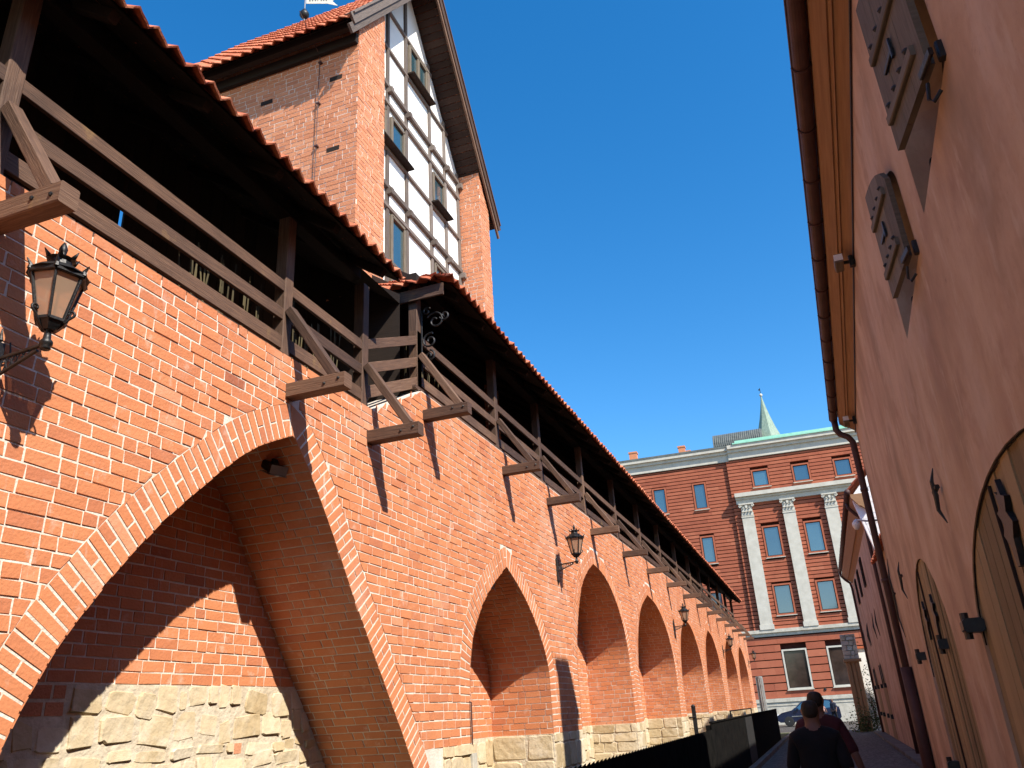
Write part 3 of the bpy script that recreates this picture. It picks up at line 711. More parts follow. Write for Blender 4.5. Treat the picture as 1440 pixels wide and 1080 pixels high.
for i, (y, z, lab) in enumerate(LL):
    o = lp if i == 0 else copy_tree(lp)
    o.location = (WX, y, z); o['label'] = lab; o.scale = (.8, .8, .8)
# floodlights in the arch crowns
def flood_proto():
    t = thing('floodlight', '', 'floodlight', (0, 0, 0), 'small floodlights in the arch crowns')
    mb = MB(); mb.bar((-.12, 0, 0), (.1, 0, -.02), .24, .11, ch=.02); mb.bar((-.02, 0, .07), (.03, 0, .07), .12, .05); mb.build('housing', M['iron'], t)
    mb = MB(); mb.box((.102, -.11, -.072), (.112, .11, .035)); mb.box((-.12, -.12, -.088), (.13, .12, -.078)); mb.build('lens', M['metal'], t)
    mb = MB(); mb.tube([(-.05, 0, .05), (-.1, 0, .2)], .014, 6); mb.build('mount', M['iron'], t)
    return t
fp = flood_proto()
for i, (y, z, lab) in enumerate([(5.80, 3.86, 'black floodlight under the crown of the largest near arch'), (10.89, 3.47, 'floodlight under the crown of the second, smaller arch'),
                                 (15.97, 4.26, 'floodlight under the crown of the third arch beside the lantern'), (21.6, 4.24, 'tiny floodlight under the crown of the fourth arch')]):
    o = fp if i == 0 else copy_tree(fp); o.location = (WX - .30, y, z); o.scale = (.75, .75, .75); o.rotation_euler = (0, .45, -.4); o['label'] = lab
# wrought iron scroll on the stepped post, and dry tufts on the gallery
sc = thing('iron_scroll', 'wrought iron scroll ornament fixed to the post where the gallery steps up', 'ornament', (PX, 8.28, 5.9))
mb = MB()
def spiral(c, r0, turns, a0, s=1):
    return [Vector((PX + .07 + c[0] + r0 * (1 - k / 40 * .8) * math.cos(a0 + s * turns * 6.283 * k / 40), 8.33 + c[1], c[2] + r0 * (1 - k / 40 * .8) * math.sin(a0 + s * turns * 6.283 * k / 40))) for k in range(41)]
for c, r, tn, a, s in [((.2, 0, 6.42), .13, 1.3, 2.6, -1), ((.12, 0, 6.15), .11, 1.4, 1.2, 1), ((.1, .02, 5.95), .08, 1.3, 1.5, -1), ((.33, 0, 6.47), .07, 1.2, 3.4, 1), ((.08, 0, 6.58), .06, 1.2, .5, 1)]: mb.tube(spiral(c, r, tn, a, s), .013, 6)
mb.tube([(PX + .07, 8.33, 5.75), (PX + .075, 8.33, 6.6)], .012, 6); mb.build('scrollwork', M['iron'], sc)
def tuft(loc, n, h, lab):
    t = thing('dry_plant', lab, 'plant', loc, 'dry stalks on the gallery'); mb = MB()
    for _ in range(n):
        y = random.uniform(-.5, .5); b = Vector(loc) + Vector((random.uniform(-.05, .05), y, 0)); d = Vector((random.uniform(-.06, .06), random.uniform(-.06, .06), h * random.uniform(.6, 1.1)))
        s = Vector((.0, .012, 0)); mb.face([b - s, b + s, b + d + s * .7, b + d - s * .7], random.random())
    mb.build('stalks', M['straw'], t)
tuft((-4.26, 4.95, 4.8), 26, .75, 'dry yellow stalks standing behind the near gallery railing'); tuft((-4.26, 6.2, 4.8), 30, .75, 'row of dry stalks behind railing just before the step')
tuft((-4.26, 8.75, 5.5), 22, .8, 'short dry tuft behind railing just after the step')

# ================================================================== RIGHT-HAND PLASTERED BUILDING
ang = R(1.795); dr = Vector((math.sin(ang), math.cos(ang), 0)); nr = Vector((-math.cos(ang), math.sin(ang), 0)); P0 = Vector((.79, 0, 0))
def rm(u, z, o=0): return P0 + dr * u + nr * o + Vector((0, 0, z))
RB0, RB1, EZ = -7.0, 13.45, 5.60
rb = thing('plastered_building', 'long peach plastered building with arched doors, shutters and brown gutter on the right', 'building', (4, 3, 0))
def arch_top(uc, hw, zs, rise, n=20, p=2.0):
    return [(uc + hw * math.cos(math.pi - math.pi * k / n), zs + rise * math.sin(math.pi * k / n) ** (2 / p)) for k in range(n + 1)]
def door_top(uc, hw, zs, rise, n=20): return [(uc - hw, zs)] + arch_top(uc, hw, zs, rise, n)[1:-1] + [(uc + hw, zs)]
D1 = door_top(4.1, 1.85, 1.9, .72); D2 = door_top(8.85, 1.46, 1.8, 1.05)
N1 = door_top(3.425, .575, 4.47, .31); N2 = door_top(5.04, .62, 4.38, .30); N0 = door_top(-2.0, .6, 4.5, .3)
opens = [(4.1 - 1.85, 4.1 + 1.85, -.1, D1), (8.85 - 1.46, 8.85 + 1.46, -.1, D2), (2.85, 4.00, 3.91, N1), (4.42, 5.66, 3.91, N2)]
# doors and windows overlap along u, so the face is made in a lower and an upper belt
mb = MB(); fr_ = lambda u, z, d: rm(u, z, d)
columns(mb, RB0, RB1, -.1, 3.4, opens[:2], fr_, .35); columns(mb, RB0, RB1, 3.4, EZ + .05, opens[2:], fr_, .35)
for ua, ub, bo, top in opens:
    dp = .05 if bo < 0 else .26
    pl = ([(ua, bo)] + top + [(ub, bo)])
    for a, b in zip(pl, pl[1:] + [pl[0]]): mb.face([rm(a[0], a[1]), rm(b[0], b[1]), rm(b[0], b[1], -dp), rm(a[0], a[1], -dp)])
mb.face([rm(RB1, -.1), rm(RB1, -.1, -7), rm(RB1, 8, -3.5), rm(RB1, EZ)]); mb.face([rm(RB0, -.1), rm(RB0, EZ), rm(RB0, 8, -3.5), rm(RB0, -.1, -7)])
mb.face([rm(RB1, -.1, -7), rm(RB0, -.1, -7), rm(RB0, EZ, -7), rm(RB1, EZ, -7)])
mb.build('wall', M['plaster'], rb)
mb = MB()
prof = [(0.0, EZ), (.015, EZ + .012), (.095, EZ + .075), (.105, EZ + .066), (.125, EZ + .092), (.137, EZ + .085), (.225, EZ + .16), (.225, EZ + .23), (0, EZ + .23)]
for i in range(len(prof)):
    a, b = prof[i], prof[(i + 1) % len(prof)]; L = RB1 - RB0; w = math.hypot(b[0] - a[0], b[1] - a[1]); r = i * 1.7
    mb.face([rm(RB0, a[1], a[0]), rm(RB1 - .02, a[1], a[0]), rm(RB1 - .02, b[1], b[0]), rm(RB0, b[1], b[0])], .5, [(r, r), (r + L, r), (r + L, r + w), (r, r + w)])
mb.face([rm(RB1 - .02, z, o) for o, z in prof]); mb.build('eave_cornice', M['soffit'], rb)
mb = MB(); mb.tube([rm(RB0, EZ - .012, .012), rm(RB1, EZ - .012, .012)], .008, 6); mb.build('cable', M['iron'], rb)
mb = MB(); gr = .062; go, gz = .292, EZ + .255
for i in range(10):
    a0 = math.pi + math.pi * i / 10; a1 = math.pi + math.pi * (i + 1) / 10
    mb.face([rm(RB0, gz + gr * math.sin(a0), go + gr * math.cos(a0)), rm(RB1, gz + gr * math.sin(a0), go + gr * math.cos(a0)), rm(RB1, gz + gr * math.sin(a1), go + gr * math.cos(a1)), rm(RB0, gz + gr * math.sin(a1), go + gr * math.cos(a1))])
mb.face([rm(RB1, gz + gr * math.sin(math.pi + math.pi * i / 10), go + gr * math.cos(math.pi + math.pi * i / 10)) for i in range(11)])
mb.tube([rm(RB0, gz, go + gr), rm(RB1, gz, go + gr)], .011, 6)
for u in np.arange(RB0 + .4, RB1, .72):
    P = [rm(u, gz + (gr + .006) * math.sin(math.pi + math.pi * i / 8), go + (gr + .006) * math.cos(math.pi + math.pi * i / 8)) for i in range(9)]
    mb.tube(P, .009, 5)
gt = mb.build('gutter', M['gutter'], rb)
mb = MB(); mb.tube([rm(13.36, gz - .03, go), rm(13.36, gz - .20, go), rm(13.36, gz - .28, .25), rm(13.36, gz - .35, .14), rm(13.36, gz - .44, .09), rm(13.36, gz - .7, .085), rm(13.36, 0, .085)], .05, 10)
for z in (4.6, 3.2, 1.8, .7): mb.tube([rm(13.36, z, .085), rm(13.36, z + .05, .085)], .058, 10)
mb.tube([rm(13.36, 1.95, .085), rm(13.36, 2.0, .085), rm(13.36, 0, .085)][1:], .08, 10); mb.build('downpipe', M['gutter'], rb, True)
mb = MB(); sl2 = .78; ln = 3.9 * math.sqrt(1 + sl2 ** 2)
pantiles(mb, rm(RB1 + .05, EZ + .27, .25), -dr, (-nr + Vector((0, 0, sl2))).normalized(), (nr * sl2 + Vector((0, 0, 1))).normalized(), RB1 - RB0 + .05, ln, tw=.28)
mb.face([rm(RB0, EZ + .3 + 3.9 * sl2, -3.5), rm(RB1, EZ + .3 + 3.9 * sl2, -3.5), rm(RB1, EZ, -7.3), rm(RB0, EZ, -7.3)])
mb.build('tile_roof', M['tile'], rb)
mb = MB(); c0 = (1.8, 10.22); mb.box((c0[0] - .32, c0[1] - .30, 6.2), (c0[0] + .32, c0[1] + .30, 8.35)); mb.box((c0[0] - .38, c0[1] - .36, 8.35), (c0[0] + .38, c0[1] + .36, 8.47)); mb.build('chimney', M['tower_brick'], rb)
def plank_door(uc, hw, top, z0, lab, orn, slant=None):
    o = None; mb = MB(); n = int(2 * hw / .2); xs = [p[0] for p in top]; zs = [p[1] for p in top]
    for i in range(n):
        a = uc - hw + 2 * hw * i / n + .006; b = uc - hw + 2 * hw * (i + 1) / n - .006; dd = -.026 + random.uniform(0, .012); t = random.random()
        za, zb = float(np.interp(a, xs, zs)), float(np.interp(b, xs, zs)); mid = (a + b) / 2; zm = float(np.interp(mid, xs, zs))
        r = random.random() * 9
        q = [(a, z0), (b, z0), (b, zb), (mid, zm), (a, za)]
        mb.face([rm(x, z, dd) for x, z in q], t, [(r + z, r + x) for x, z in q])
        mb.face([rm(a, z0, dd), rm(a, za, dd), rm(a, za, -.05), rm(a, z0, -.05)], t); mb.face([rm(b, z0, -.05), rm(b, zb, -.05), rm(b, zb, dd), rm(b, z0, dd)], t)
    mb.face([rm(x, z, -.045) for x, z in [(uc - hw, z0), (uc + hw, z0)] + top[::-1]], 0)
    d = mb.build('door', M['door'], rb, label=lab)
    m2 = MB(); pts = [rm(x, z, -.012) for x, z in top]
    m2.tube(pts, .005, 6); m2.bar(rm(uc + .35, z0, -.01), rm(uc + .35, float(np.interp(uc + .35, xs, zs)) - .03, -.01), .014, .016, nr); m2.build('frame', M['dark_wood'], d)
    for (u, z, h, s) in orn:     # iron palmette hinges
        m3 = MB()
        m3.prism([(u - .03, z - h), (u + .03, z - h), (u + .05, z - h * .5), (u + .13, z - h * .2), (u + .06, z), (u + .14, z + h * .35), (u + .05, z + h * .4), (u + .07, z + h * .8), (u + .01, z + h * .65), (u - .02, z + h), (u - .05, z + h * .6), (u - .12, z + h * .5), (u - .06, z + h * .2), (u - .14, z - h * .1), (u - .06, z - h * .4)], lambda a, b, e: rm(a, b, e), -.02, .006)
        m3.build('strap_hinge', M['iron'], d)
    return d
plank_door(4.1, 1.85, D1, -.05, 'nearest wide arched plank door', [(4.22, 2.35, .2, 1), (3.3, 2.35, .2, 1)])
plank_door(8.85, 1.46, D2, -.05, 'second arched plank door', [(9.48, 2.33, .19, 1), (8.52, 2.30, .19, 1)])
for (u, z, o, s) in [(5.91, 2.02, .04, .09), (10.6, 2.03, .04, .09), (8.2, 2.03, .0, .09), (9.95, .95, .03, .08)]:
    mb = MB(); mb.bar(rm(u - s * .75, z, o), rm(u + s * .75, z, o), .085, .125, nr, ch=.02); mb.tube([rm(u, z - .08, o + .035), rm(u, z + .08, o + .035)], .025, 8); mb.build('door_pintle', M['iron'], rb)
def shutter_window(ua, ub, z0, top, alpha, lab):
    xs = [p[0] for p in top]; zs = [p[1] for p in top]
    w = MB(); w.face([rm(x, z, -.255) for x, z in [(ua, z0), (ub, z0)] + top[::-1]]); w.bar(rm((ua + ub) / 2, z0, -.22), rm((ua + ub) / 2, max(zs), -.22), .06, .05, nr); win = w.build('window', M['dark_wood'], rb, label=lab)
    W = .54; ca, sa = math.cos(alpha), math.sin(alpha)
    sm = lambda a, b, e: rm(ua + .02 + a * ca - e * sa, b, .03 + a * sa + e * ca)
    s = MB(); n = 3
    for i in range(n):
        a = W * i / n; b = W * (i + 1) / n - .004
        f = lambda x: float(np.interp(ua + .02 + x, xs, zs))
        q = [(a, z0 + .01), (b, z0 + .01), (b, f(b)), ((a + b) / 2, f((a + b) / 2)), (a, f(a))]
        r = random.random() * 9; t = random.random()
        s.face([sm(x, z, .03) for x, z in q], t, [(r + z, r + x) for x, z in q]); s.face([sm(x, z, 0) for x, z in q[::-1]], t)
        for k in range(5): (x0, y0), (x1, y1) = q[k], q[(k + 1) % 5]; s.face([sm(x0, y0, 0), sm(x1, y1, 0), sm(x1, y1, .03), sm(x0, y0, .03)], t)
    sh = s.build('shutter', M['shutter'], win)
    for zb in (z0 + .15, z0 + .50):
        k = MB(); k.bar(sm(.06, zb, .04), sm(W - .04, zb, .04), .024, .05, (0, 0, 1)); b_ = k.build('batten', M['shutter'], sh)
        for j in range(4):
            k = MB(); x = .13 + j * .11; c = sm(x, zb + .06, .032); k.lathe([(.016, 0), (.012, .012), (.002, .02)], c, 6, mp=lambda p: nr * p.z + dr * p.x + Vector((0, 0, p.y)))
            k.build('nail', M['iron'], sh)
    k = MB(); k.bar(sm(W * .45, z0 + .34, .04), sm(W * .72, z0 + .33, .04), .012, .022, (0, 0, 1)); k.bar(sm(W * .47, z0 + .30, .04), sm(W * .47, z0 + .40, .04), .022, .012, nr); k.build('latch', M['iron'], sh)
    k = MB(); k.bar(rm(ua - .02, z0 - .01, .0), rm(ua - .02, z0 + .07, .0), .035, .05, nr); k.bar(rm(ua - .05, z0 + .02, .05), rm(ua + .09, z0 + .02, .075), .018, .035, (0, 0, 1)); k.tube([rm(ua + .06, z0 - .09, .03), rm(ua + .08, z0 - .12, .06), rm(ua + .10, z0 - .09, .07), rm(ua + .09, z0 - .02, .06)], .008, 6)
    k.build('shutter_hinge', M['iron'], win)
    k = MB(); k.bar(rm(ub - .005, z0 + .26, -.12), rm(ub - .04, z0 + .26, -.12), .06, .07, (0, 0, 1)); k.build('pintle', M['iron'], win)
shutter_window(2.85, 4.00, 3.91, N1, .16, 'window with wide open shutter nearest the camera')
shutter_window(4.42, 5.66, 3.91, N2, .10, 'second window with half open shutter')
for (u, z, h) in [(5.95, 2.87, .19), (10.9, 2.92, .22), (12.93, 2.93, .55)]:
    k = MB(); k.tube([rm(u, z - h, .02), rm(u + .02, z - h * .5, .05), rm(u, z, .045), rm(u - .01, z + h * .5, .05), rm(u + .01, z + h, .02)], [.004, .013, .017, .013, .003], 6); k.bar(rm(u - .05, z + .05, .03), rm(u + .05, z + .03, .045), .03, .03); k.build('wall_anchor', M['iron'], rb)
for u, lab in ((7.52, 'nearer small square eave lamp under the brown gutter'), (12.7, 'farther small eave lamp close to the gutter end')):
    t = thing('eave_lamp', lab, 'lamp', rm(u, EZ, .1), 'small lamps under the eave')
    k = MB(); k.bar(rm(u - .10, EZ - .02, .15), rm(u + .06, EZ - .05, .15), .10, .08, nr, ch=.01); k.build('housing', M['frame'], t)
    k = MB(); k.box(tuple(rm(u - .112, EZ - .05, .19)), tuple(rm(u - .104, EZ + .015, .11))); k.build('lens', M['white_plastic'], t)
    k = MB(); k.bar(rm(u, EZ - .03, .14), rm(u, EZ - .04, .0), .03, .03); k.bar(rm(u, EZ - .09, .03), rm(u, EZ + .02, .03), .06, .05, nr); k.build('mount', M['iron'], t)

# ---- low link house between, then the house with the white gable
lk = thing('link_house', 'low plastered house with jagged tile edge between the peach building and white gable', 'house', (5, 20, 0))
HX = 2.16
mb = MB(); mb.box((HX, 13.5, -.1), (8.5, 26.0, 5.3)); mb.build('wall', M['plaster'], lk)
mb = MB(); pantiles(mb, (HX - .22, 13.5, 5.22), (0, 1, 0), Vector((1, 0, .8)).normalized(), Vector((-.8, 0, 1)).normalized(), 12.5, 4.2, tw=.24)
mb.face([(HX + 3, 13.5, 7.8), (HX + 3, 26, 7.8), (8.7, 26, 5.6), (8.7, 13.5, 5.6)]); mb.build('tile_roof', M['tile'], lk)
hs = thing('gabled_house', 'plastered house with white gable, ochre cornice and brown gutter farther along right', 'house', (5, 35, 0))
H0, H1, HZ = 26.1, 45.2, 6.86
mb = MB(); mb.face([(HX, H0, -.1), (HX, H1, -.1), (HX, H1, HZ + .3), (HX, H0, HZ + .3)]); mb.face([(HX, H1, -.1), (9, H1, -.1), (9, H1, HZ), (5.6, H1, 10.5), (HX, H1, HZ)]); mb.face([(9, H0, -.1), (HX, H0, -.1), (HX, H0, HZ - 1.5), (9, H0, HZ - 1.5)])
mb.build('wall', M['plaster'], hs)
mb = MB(); mb.prism([(HX - .38, HZ + .42), (HX, HZ - 1.5), (9, HZ - 1.5), (9, HZ + .6), (5.6, 11.4)], lambda a, b, d: (a, H0 - d, b), -.2, .02)
mb.build('gable', M['white'], hs)
mb = MB(); bricks(mb, HZ - 1.4, 10.5, lambda z: [(HX - .30 + max(0, z - HZ - .40) + (max(0, HZ + .42 - z) * .2), 5.2)], lambda s, z, d: (s, H0 - .02 - d, z), course=.16, L=.4, prot=.006)
mb.build('gable_bricks', M['white'], hs)
mb = MB(); prof = [(0, HZ - .05), (.18, HZ + .12), (.20, HZ + .10), (.40, HZ + .38), (.40, HZ + .48), (0, HZ + .48)]
for i in range(len(prof)):
    a, b = prof[i], prof[(i + 1) % len(prof)]; r = i * 2.1
    mb.face([(HX - a[0], H0 - .15, a[1]), (HX - a[0], 43.6, a[1]), (HX - b[0], 43.6, b[1]), (HX - b[0], H0 - .15, b[1])], .5, [(r, r), (r + 18, r), (r + 18, r + .25), (r, r + .25)])
mb.face([(HX - a, H0 - .15, b) for a, b in prof][::-1]); mb.face([(HX - a, 43.6, b) for a, b in prof]); mb.build('eave_cornice', M['soffit'], hs)
mb = MB(); mb.tube([(HX - .47, H0 - .2, HZ + .56), (HX - .47, 43.7, HZ + .56)], .085, 10)
for y in np.arange(H0, 43.6, .8): mb.tube([(HX - .47, y, HZ + .56), (HX - .47, y + .04, HZ + .56)], .094, 10)
mb.build('gutter', M['gutter'], hs, True)
for yy in (27.2, 43.4):
    mb = MB(); mb.tube([(HX - .47, yy, HZ + .5), (HX - .46, yy, HZ + .33), (HX - .30, yy, HZ + .12), (HX - .12, yy, HZ - .05), (HX - .08, yy, HZ - .3), (HX - .08, yy, 0)], .055, 8); mb.build('downpipe', M['gutter'], hs, True)
mb = MB(); pantiles(mb, (HX - .45, H0 - .1, HZ + .6), (0, 1, 0), Vector((1, 0, 1.0)).normalized(), Vector((-1, 0, 1)).normalized(), 43.7 - H0, 5.2, tw=.24); mb.face([(5.7, H0, 11.2), (5.7, H1, 11.2), (9.4, H1, HZ), (9.4, H0, HZ)]); mb.build('tile_roof', M['tile'], hs)
for yy, zz in ((34.2, 5.6), (37.6, 5.6), (40.6, 5.6)):
    mb = MB(); mb.box((HX - .02, yy - .35, zz), (HX + .05, yy + .35, zz + .95)); w = mb.build('window', M['glass'], hs)
    mb = MB()
    for a in (-.38, 0, .38): mb.bar((HX - .03, yy + a, zz - .03), (HX - .03, yy + a, zz + .98), .07, .05, (1, 0, 0))
    for b in (-.03, .5, .98): mb.bar((HX - .03, yy - .4, zz + b), (HX - .03, yy + .4, zz + b), .06, .05, (1, 0, 0))
    mb.build('frame', M['dark_wood'], w)
for yy in (36.4, 41.2):
    tp = door_top(yy, .95, 1.9, .95); mb = MB(); mb.prism([(yy - .95, -.05)] + tp + [(yy + .95, -.05)], lambda a, b, d: (HX - d, a, b), -.05, .012); d = mb.build('door', M['door'], hs)
    mb = MB()
    for a in (-.45, .45): mb.prism([(yy + a - .05, 2.0), (yy + a + .05, 2.0), (yy + a + .12, 2.3), (yy + a + .04, 2.5), (yy + a, 2.75), (yy + a - .05, 2.5), (yy + a - .12, 2.25)], lambda p, q, e: (HX - e, p, q), .012, .05)
    for a in (-1.05, 1.05):
        for b in (1.9, .8): mb.box((HX - .1, yy + a - .1, b), (HX, yy + a + .1, b + .16))
    mb.build('strap_hinge', M['iron'], d)
for yy in (32.5, 34.3, 38.7, 39.4, 43.0):
    mb = MB(); mb.tube([(HX - .02, yy, 3.6), (HX - .06, yy, 4.05), (HX - .02, yy, 4.55)], [.008, .03, .006], 6); mb.build('wall_anchor', M['iron'], hs)
mb = MB()
cc = thing('security_camera', 'white dome security camera on a bracket beside the brown downpipe', 'camera', rm(13.3, 4.14, .25))
mb.lathe([(.004, -.07), (.035, -.06), (.052, -.02), (.06, .0), (.056, .045), (.035, .065), (.02, .09)], rm(13.42, 4.10, .31), 14); mb.build('dome', M['white_plastic'], cc, True)
mb = MB(); mb.tube([rm(13.42, 4.19, .31), rm(13.42, 4.15, .15), rm(13.42, 4.14, .0)], .016, 8); mb.build('bracket', M['white_plastic'], cc)

# ---- gate pier and garden wall
gp = thing('gate_pier', 'tall ochre moulded gate pier with weathered capping at the end of the lane', 'gate pier', (1.8, 48, 0))
mb = MB()
for x, w in ((1.32, .22), (1.54, .18), (1.75, .22)): mb.bar((x, 48, -.05), (x, 48, 3.35), w, .5, (0, 1, 0), ch=.04)
mb.box((1.22, 48.02, 0), (1.86, 48.3, 3.3)); mb.bar((1.12, 47.98, 3.42), (1.98, 47.98, 3.42), .66, .16, ch=.03); mb.build('pier', M['soffit'], gp)
mb = MB(); stones(mb, 1.16, 1.92, 3.5, 4.75, lambda s, z, d: (s, 47.9 - d, z), hr=(.18, .3), wr=(.2, .4), prot=.09); mb.box((1.18, 47.92, 3.5), (1.9, 48.4, 4.72)); mb.build('capping', M['greystone'], gp)
gw = thing('garden_wall', 'low whitewashed wall behind the gate pier', 'wall', (2.6, 49, 0)); mb = MB(); mb.box((1.75, 48.6, -.05), (7, 48.9, 4.0)); mb.build('rendered_wall', M['white'], gw); mb = MB(); mb.bar((1.7, 48.75, 4.06), (7, 48.75, 4.06), .5, .12); mb.build('coping', M['tile'], gw)
def shrub(name, lab, c, rad, n, mname, cat):
    t = thing(name, lab, cat, (c[0], c[1], 0)); mb = MB()
    for _ in range(n):
        p = Vector((random.gauss(0, .45) * rad[0], random.gauss(0, .45) * rad[1], abs(random.gauss(.0, .5)) * rad[2])) + Vector(c)
        a = Vector((random.uniform(-1, 1), random.uniform(-1, 1), random.uniform(-.6, .6))).normalized(); b = a.cross(Vector((random.random(), random.random(), random.random()))).normalized(); s = random.uniform(.03, .07)
        mb.face([p - a * s, p + b * s * .6, p + a * s, p - b * s * .6], random.random())
    mb.build('foliage', M[mname], t)
    mb = MB()
    for k in range(6): mb.tube([(c[0], c[1], 0), (c[0] + random.uniform(-1, 1) * rad[0] * .6, c[1] + random.uniform(-1, 1) * rad[1] * .6, rad[2] * random.uniform(.5, 1))], [.02, .005], 5)
    mb.build('stem', M['wood'], t)
shrub('shrub', 'dark green shrub growing at the foot of the ochre gate pier', (1.5, 46.9, .02), (.8, .5, 1.0), 900, 'leaf', 'shrub')
shrub('climbing_plant', 'thin climbing plant against the whitewashed garden wall', (2.1, 48.3, .3), (.3, .2, 2.4), 420, 'leaf', 'plant')

# ================================================================== FENCES
FXX = -2.42
def post_fence(name, lab, cat, y0, y1, h, serr):
    t = thing(name, lab, cat, (FXX, (y0 + y1) / 2, 0)); mb = MB(); y = y0; w = .19 if serr else .24
    if serr:   # corrugated sheet: zigzag top seen from the side
        P = []; n = int((y1 - y0) / .085)
        for i in range(n + 1): P.append((FXX + (.035 if i % 2 else -.035), y0 + i * .085))
        for a, b in zip(P, P[1:]):
            za = h - .0; mb.face([(a[0], a[1], .02), (b[0], b[1], .02), (b[0], b[1], h + (.05 if b[0] > FXX else -.02)), (a[0], a[1], h + (.05 if a[0] > FXX else -.02))])
            mb.face([(a[0] - .006, a[1], .02), (a[0] - .006, a[1], h + (.05 if a[0] > FXX else -.02)), (b[0] - .006, b[1], h + (.05 if b[0] > FXX else -.02)), (b[0] - .006, b[1], .02)])
    else:
        while y < y1: mb.bar((FXX, y + w / 2, .02), (FXX, y + w / 2, h), w - .004, .03, (1, 0, 0)); y += w
        mb.bar((FXX, y0, h + .02), (FXX, y1, h + .02), .07, .04)
    mb.build('panel', M['fence'], t)
    for y in np.arange(y0 + .05, y1, 3.0):
        mb = MB(); mb.bar((FXX - .07, y, 0), (FXX - .07, y, h - .03), .09, .09, (0, 1, 0)); mb.build('post', M['fence'], t)
    return t
post_fence('corrugated_fence', 'low black fence with serrated top edge in the shade below the arches', 'fence', -4, 18.5, 1.14, True)
f2 = post_fence('board_fence', 'taller black board fence beyond the serrated fence', 'fence', 18.55, 42.4, 1.30, False)
mb = MB(); mb.box((FXX + .02, 26.0, .05), (FXX + .04, 28.2, 1.27)); mb.build('notice_board', M['rubber'], f2, label='lighter grey panel on the fence')
bp_ = thing('iron_post', 'short dark iron post with a cross arm standing behind the board fence', 'post', (-3.1, 21, 0))
mb = MB(); mb.bar((-3.1, 21, 0), (-3.1, 21, 1.62), .09, .09, (0, 1, 0)); mb.lathe([(.05, 0), (.055, .04), (.02, .08)], (-3.1, 21, 1.62), 8); mb.build('shaft', M['iron'], bp_); mb = MB(); mb.bar((-3.1, 20.3, 1.42), (-3.1, 21.2, 1.42), .04, .03); mb.build('cross_arm', M['iron'], bp_)
hr = thing('hand_rail', 'thin dark metal handrail near the end of the board fence', 'rail', (-3.1, 33, 0)); mb = MB(); mb.tube([(-3.1, 29, 0), (-3.1, 29, 1.45), (-3.1, 37, 1.45), (-3.1, 37, 0)], .025, 6); mb.build('rail', M['iron'], hr)
dp_ = thing('wall_conduit', 'thin grey conduit with box on the stone base before the second arch', 'conduit', (WX, 9.3, 0)); mb = MB(); mb.tube([(WX + .03, 9.36, .6), (WX + .03, 9.36, 1.85), (WX - .05, 9.36, 1.87)], .009, 6); mb.build('pipe', M['gutter'], dp_); mb = MB(); mb.bar((WX + .03, 9.36, .95), (WX + .03, 9.36, 1.30), .13, .06, (1, 0, 0), ch=.01); mb.build('box', M['greystone'], dp_)
mc = thing('fluted_column', 'grey fluted metal column standing at the far end of the brick wall', 'column', (-3.66, 51.3, 0))
mb = MB()
for k in range(10): a = k * .628; mb.tube([(-3.66 + .15 * math.cos(a), 52.6 + .15 * math.sin(a), 0), (-3.66 + .15 * math.cos(a), 52.6 + .15 * math.sin(a), 3.0)], .055, 8)
mb.lathe([(.17, 0), (.17, 3.05)], (-3.66, 52.6, 0), 14); mb.lathe([(.2, 3.0), (.2, 3.08), (.1, 3.1)], (-3.66, 52.6, 0), 14); mb.build('shaft', M['metal'], mc)

# ================================================================== RED BUILDING CLOSING THE STREET
K = 7 / 6; fa = R(2.3); fe = Vector((math.cos(fa), math.sin(fa), 0)); fn = Vector((math.sin(fa), -math.cos(fa), 0)); F0 = Vector((0, 70, 0))
def fz(z): return 1.65 + (z - 1.65) * K
def fm_(x, z, o=0): return F0 + fe * (x * K) + fn * o + Vector((0, 0, fz(z)))
red = thing('red_facade_building', 'large red brick building with pale pilasters and white cornice closing the street', 'building', (0, 75, 0))
wins = [(-9.62, -8.78, 15.2, 17.03), (-6.6, -5.8, 15.2, 17.03), (-9.62, -8.78, 11.2, 13.02), (-6.58, -5.78, 11.2, 13.02), (-9.62, -8.78, 7.2, 9.05), (-6.58, -5.78, 7.2, 9.05)]
for i in range(4):
    x = -2.22 + i * 2.86; wins += [(x, x + 1.02, 16.27, 17.4), (x + .06, x + 1.08, 11.15, 13.2), (x + .06, x + 1.12, 7.2, 9.1)]
lowins = [(-2.3 + i * 2.88, -.9 + i * 2.88, 2.42, 4.76) for i in range(4)] + [(-8.0, -6.6, 2.42, 4.76)]
mb = MB(); mb.prism([(-13, 0), (14, 0), (14, 19), (-13, 19)], fm_, -12, -.32); mb.build('backing_wall', M['redback'], red)
mb = MB()
def bands(x0, x1, z0, z1, pitch, off, ws, gap):
    z = z0
    while z < z1 - .05:
        zt = min(z + pitch, z1) - gap; xs = [(x0, x1)]
        for a, b, c, d in ws:
            if c - .12 < zt and d + .12 > z:
                nx = []
                for p, q in xs:
                    if b + .13 <= p or a - .13 >= q: nx.append((p, q))
                    else:
                        if p < a - .13: nx.append((p, a - .13))
                        if q > b + .13: nx.append((b + .13, q))
                xs = nx
        for p, q in xs:
            x = p
            while x < q - .01:
                e = min(x + random.uniform(.7, 1.6), q)
                if q - e < .3: e = q
                mb.box((x, off - .5, z), (e - .004, off + random.uniform(0, .012), zt), tone=rtone(.2), m=lambda v: fm_(v.x, v.z, v.y)); x = e
        z += pitch
bands(-13, -3.97, 6.22, 18.4, .262, 0, wins, .055); bands(-3.96, 14, 6.22, 18.45, .262, .22, wins, .055)
bands(-13, 14, 1.84, 5.78, .49, .22, lowins, .065)
mb.build('red_bands', M['redband'], red)
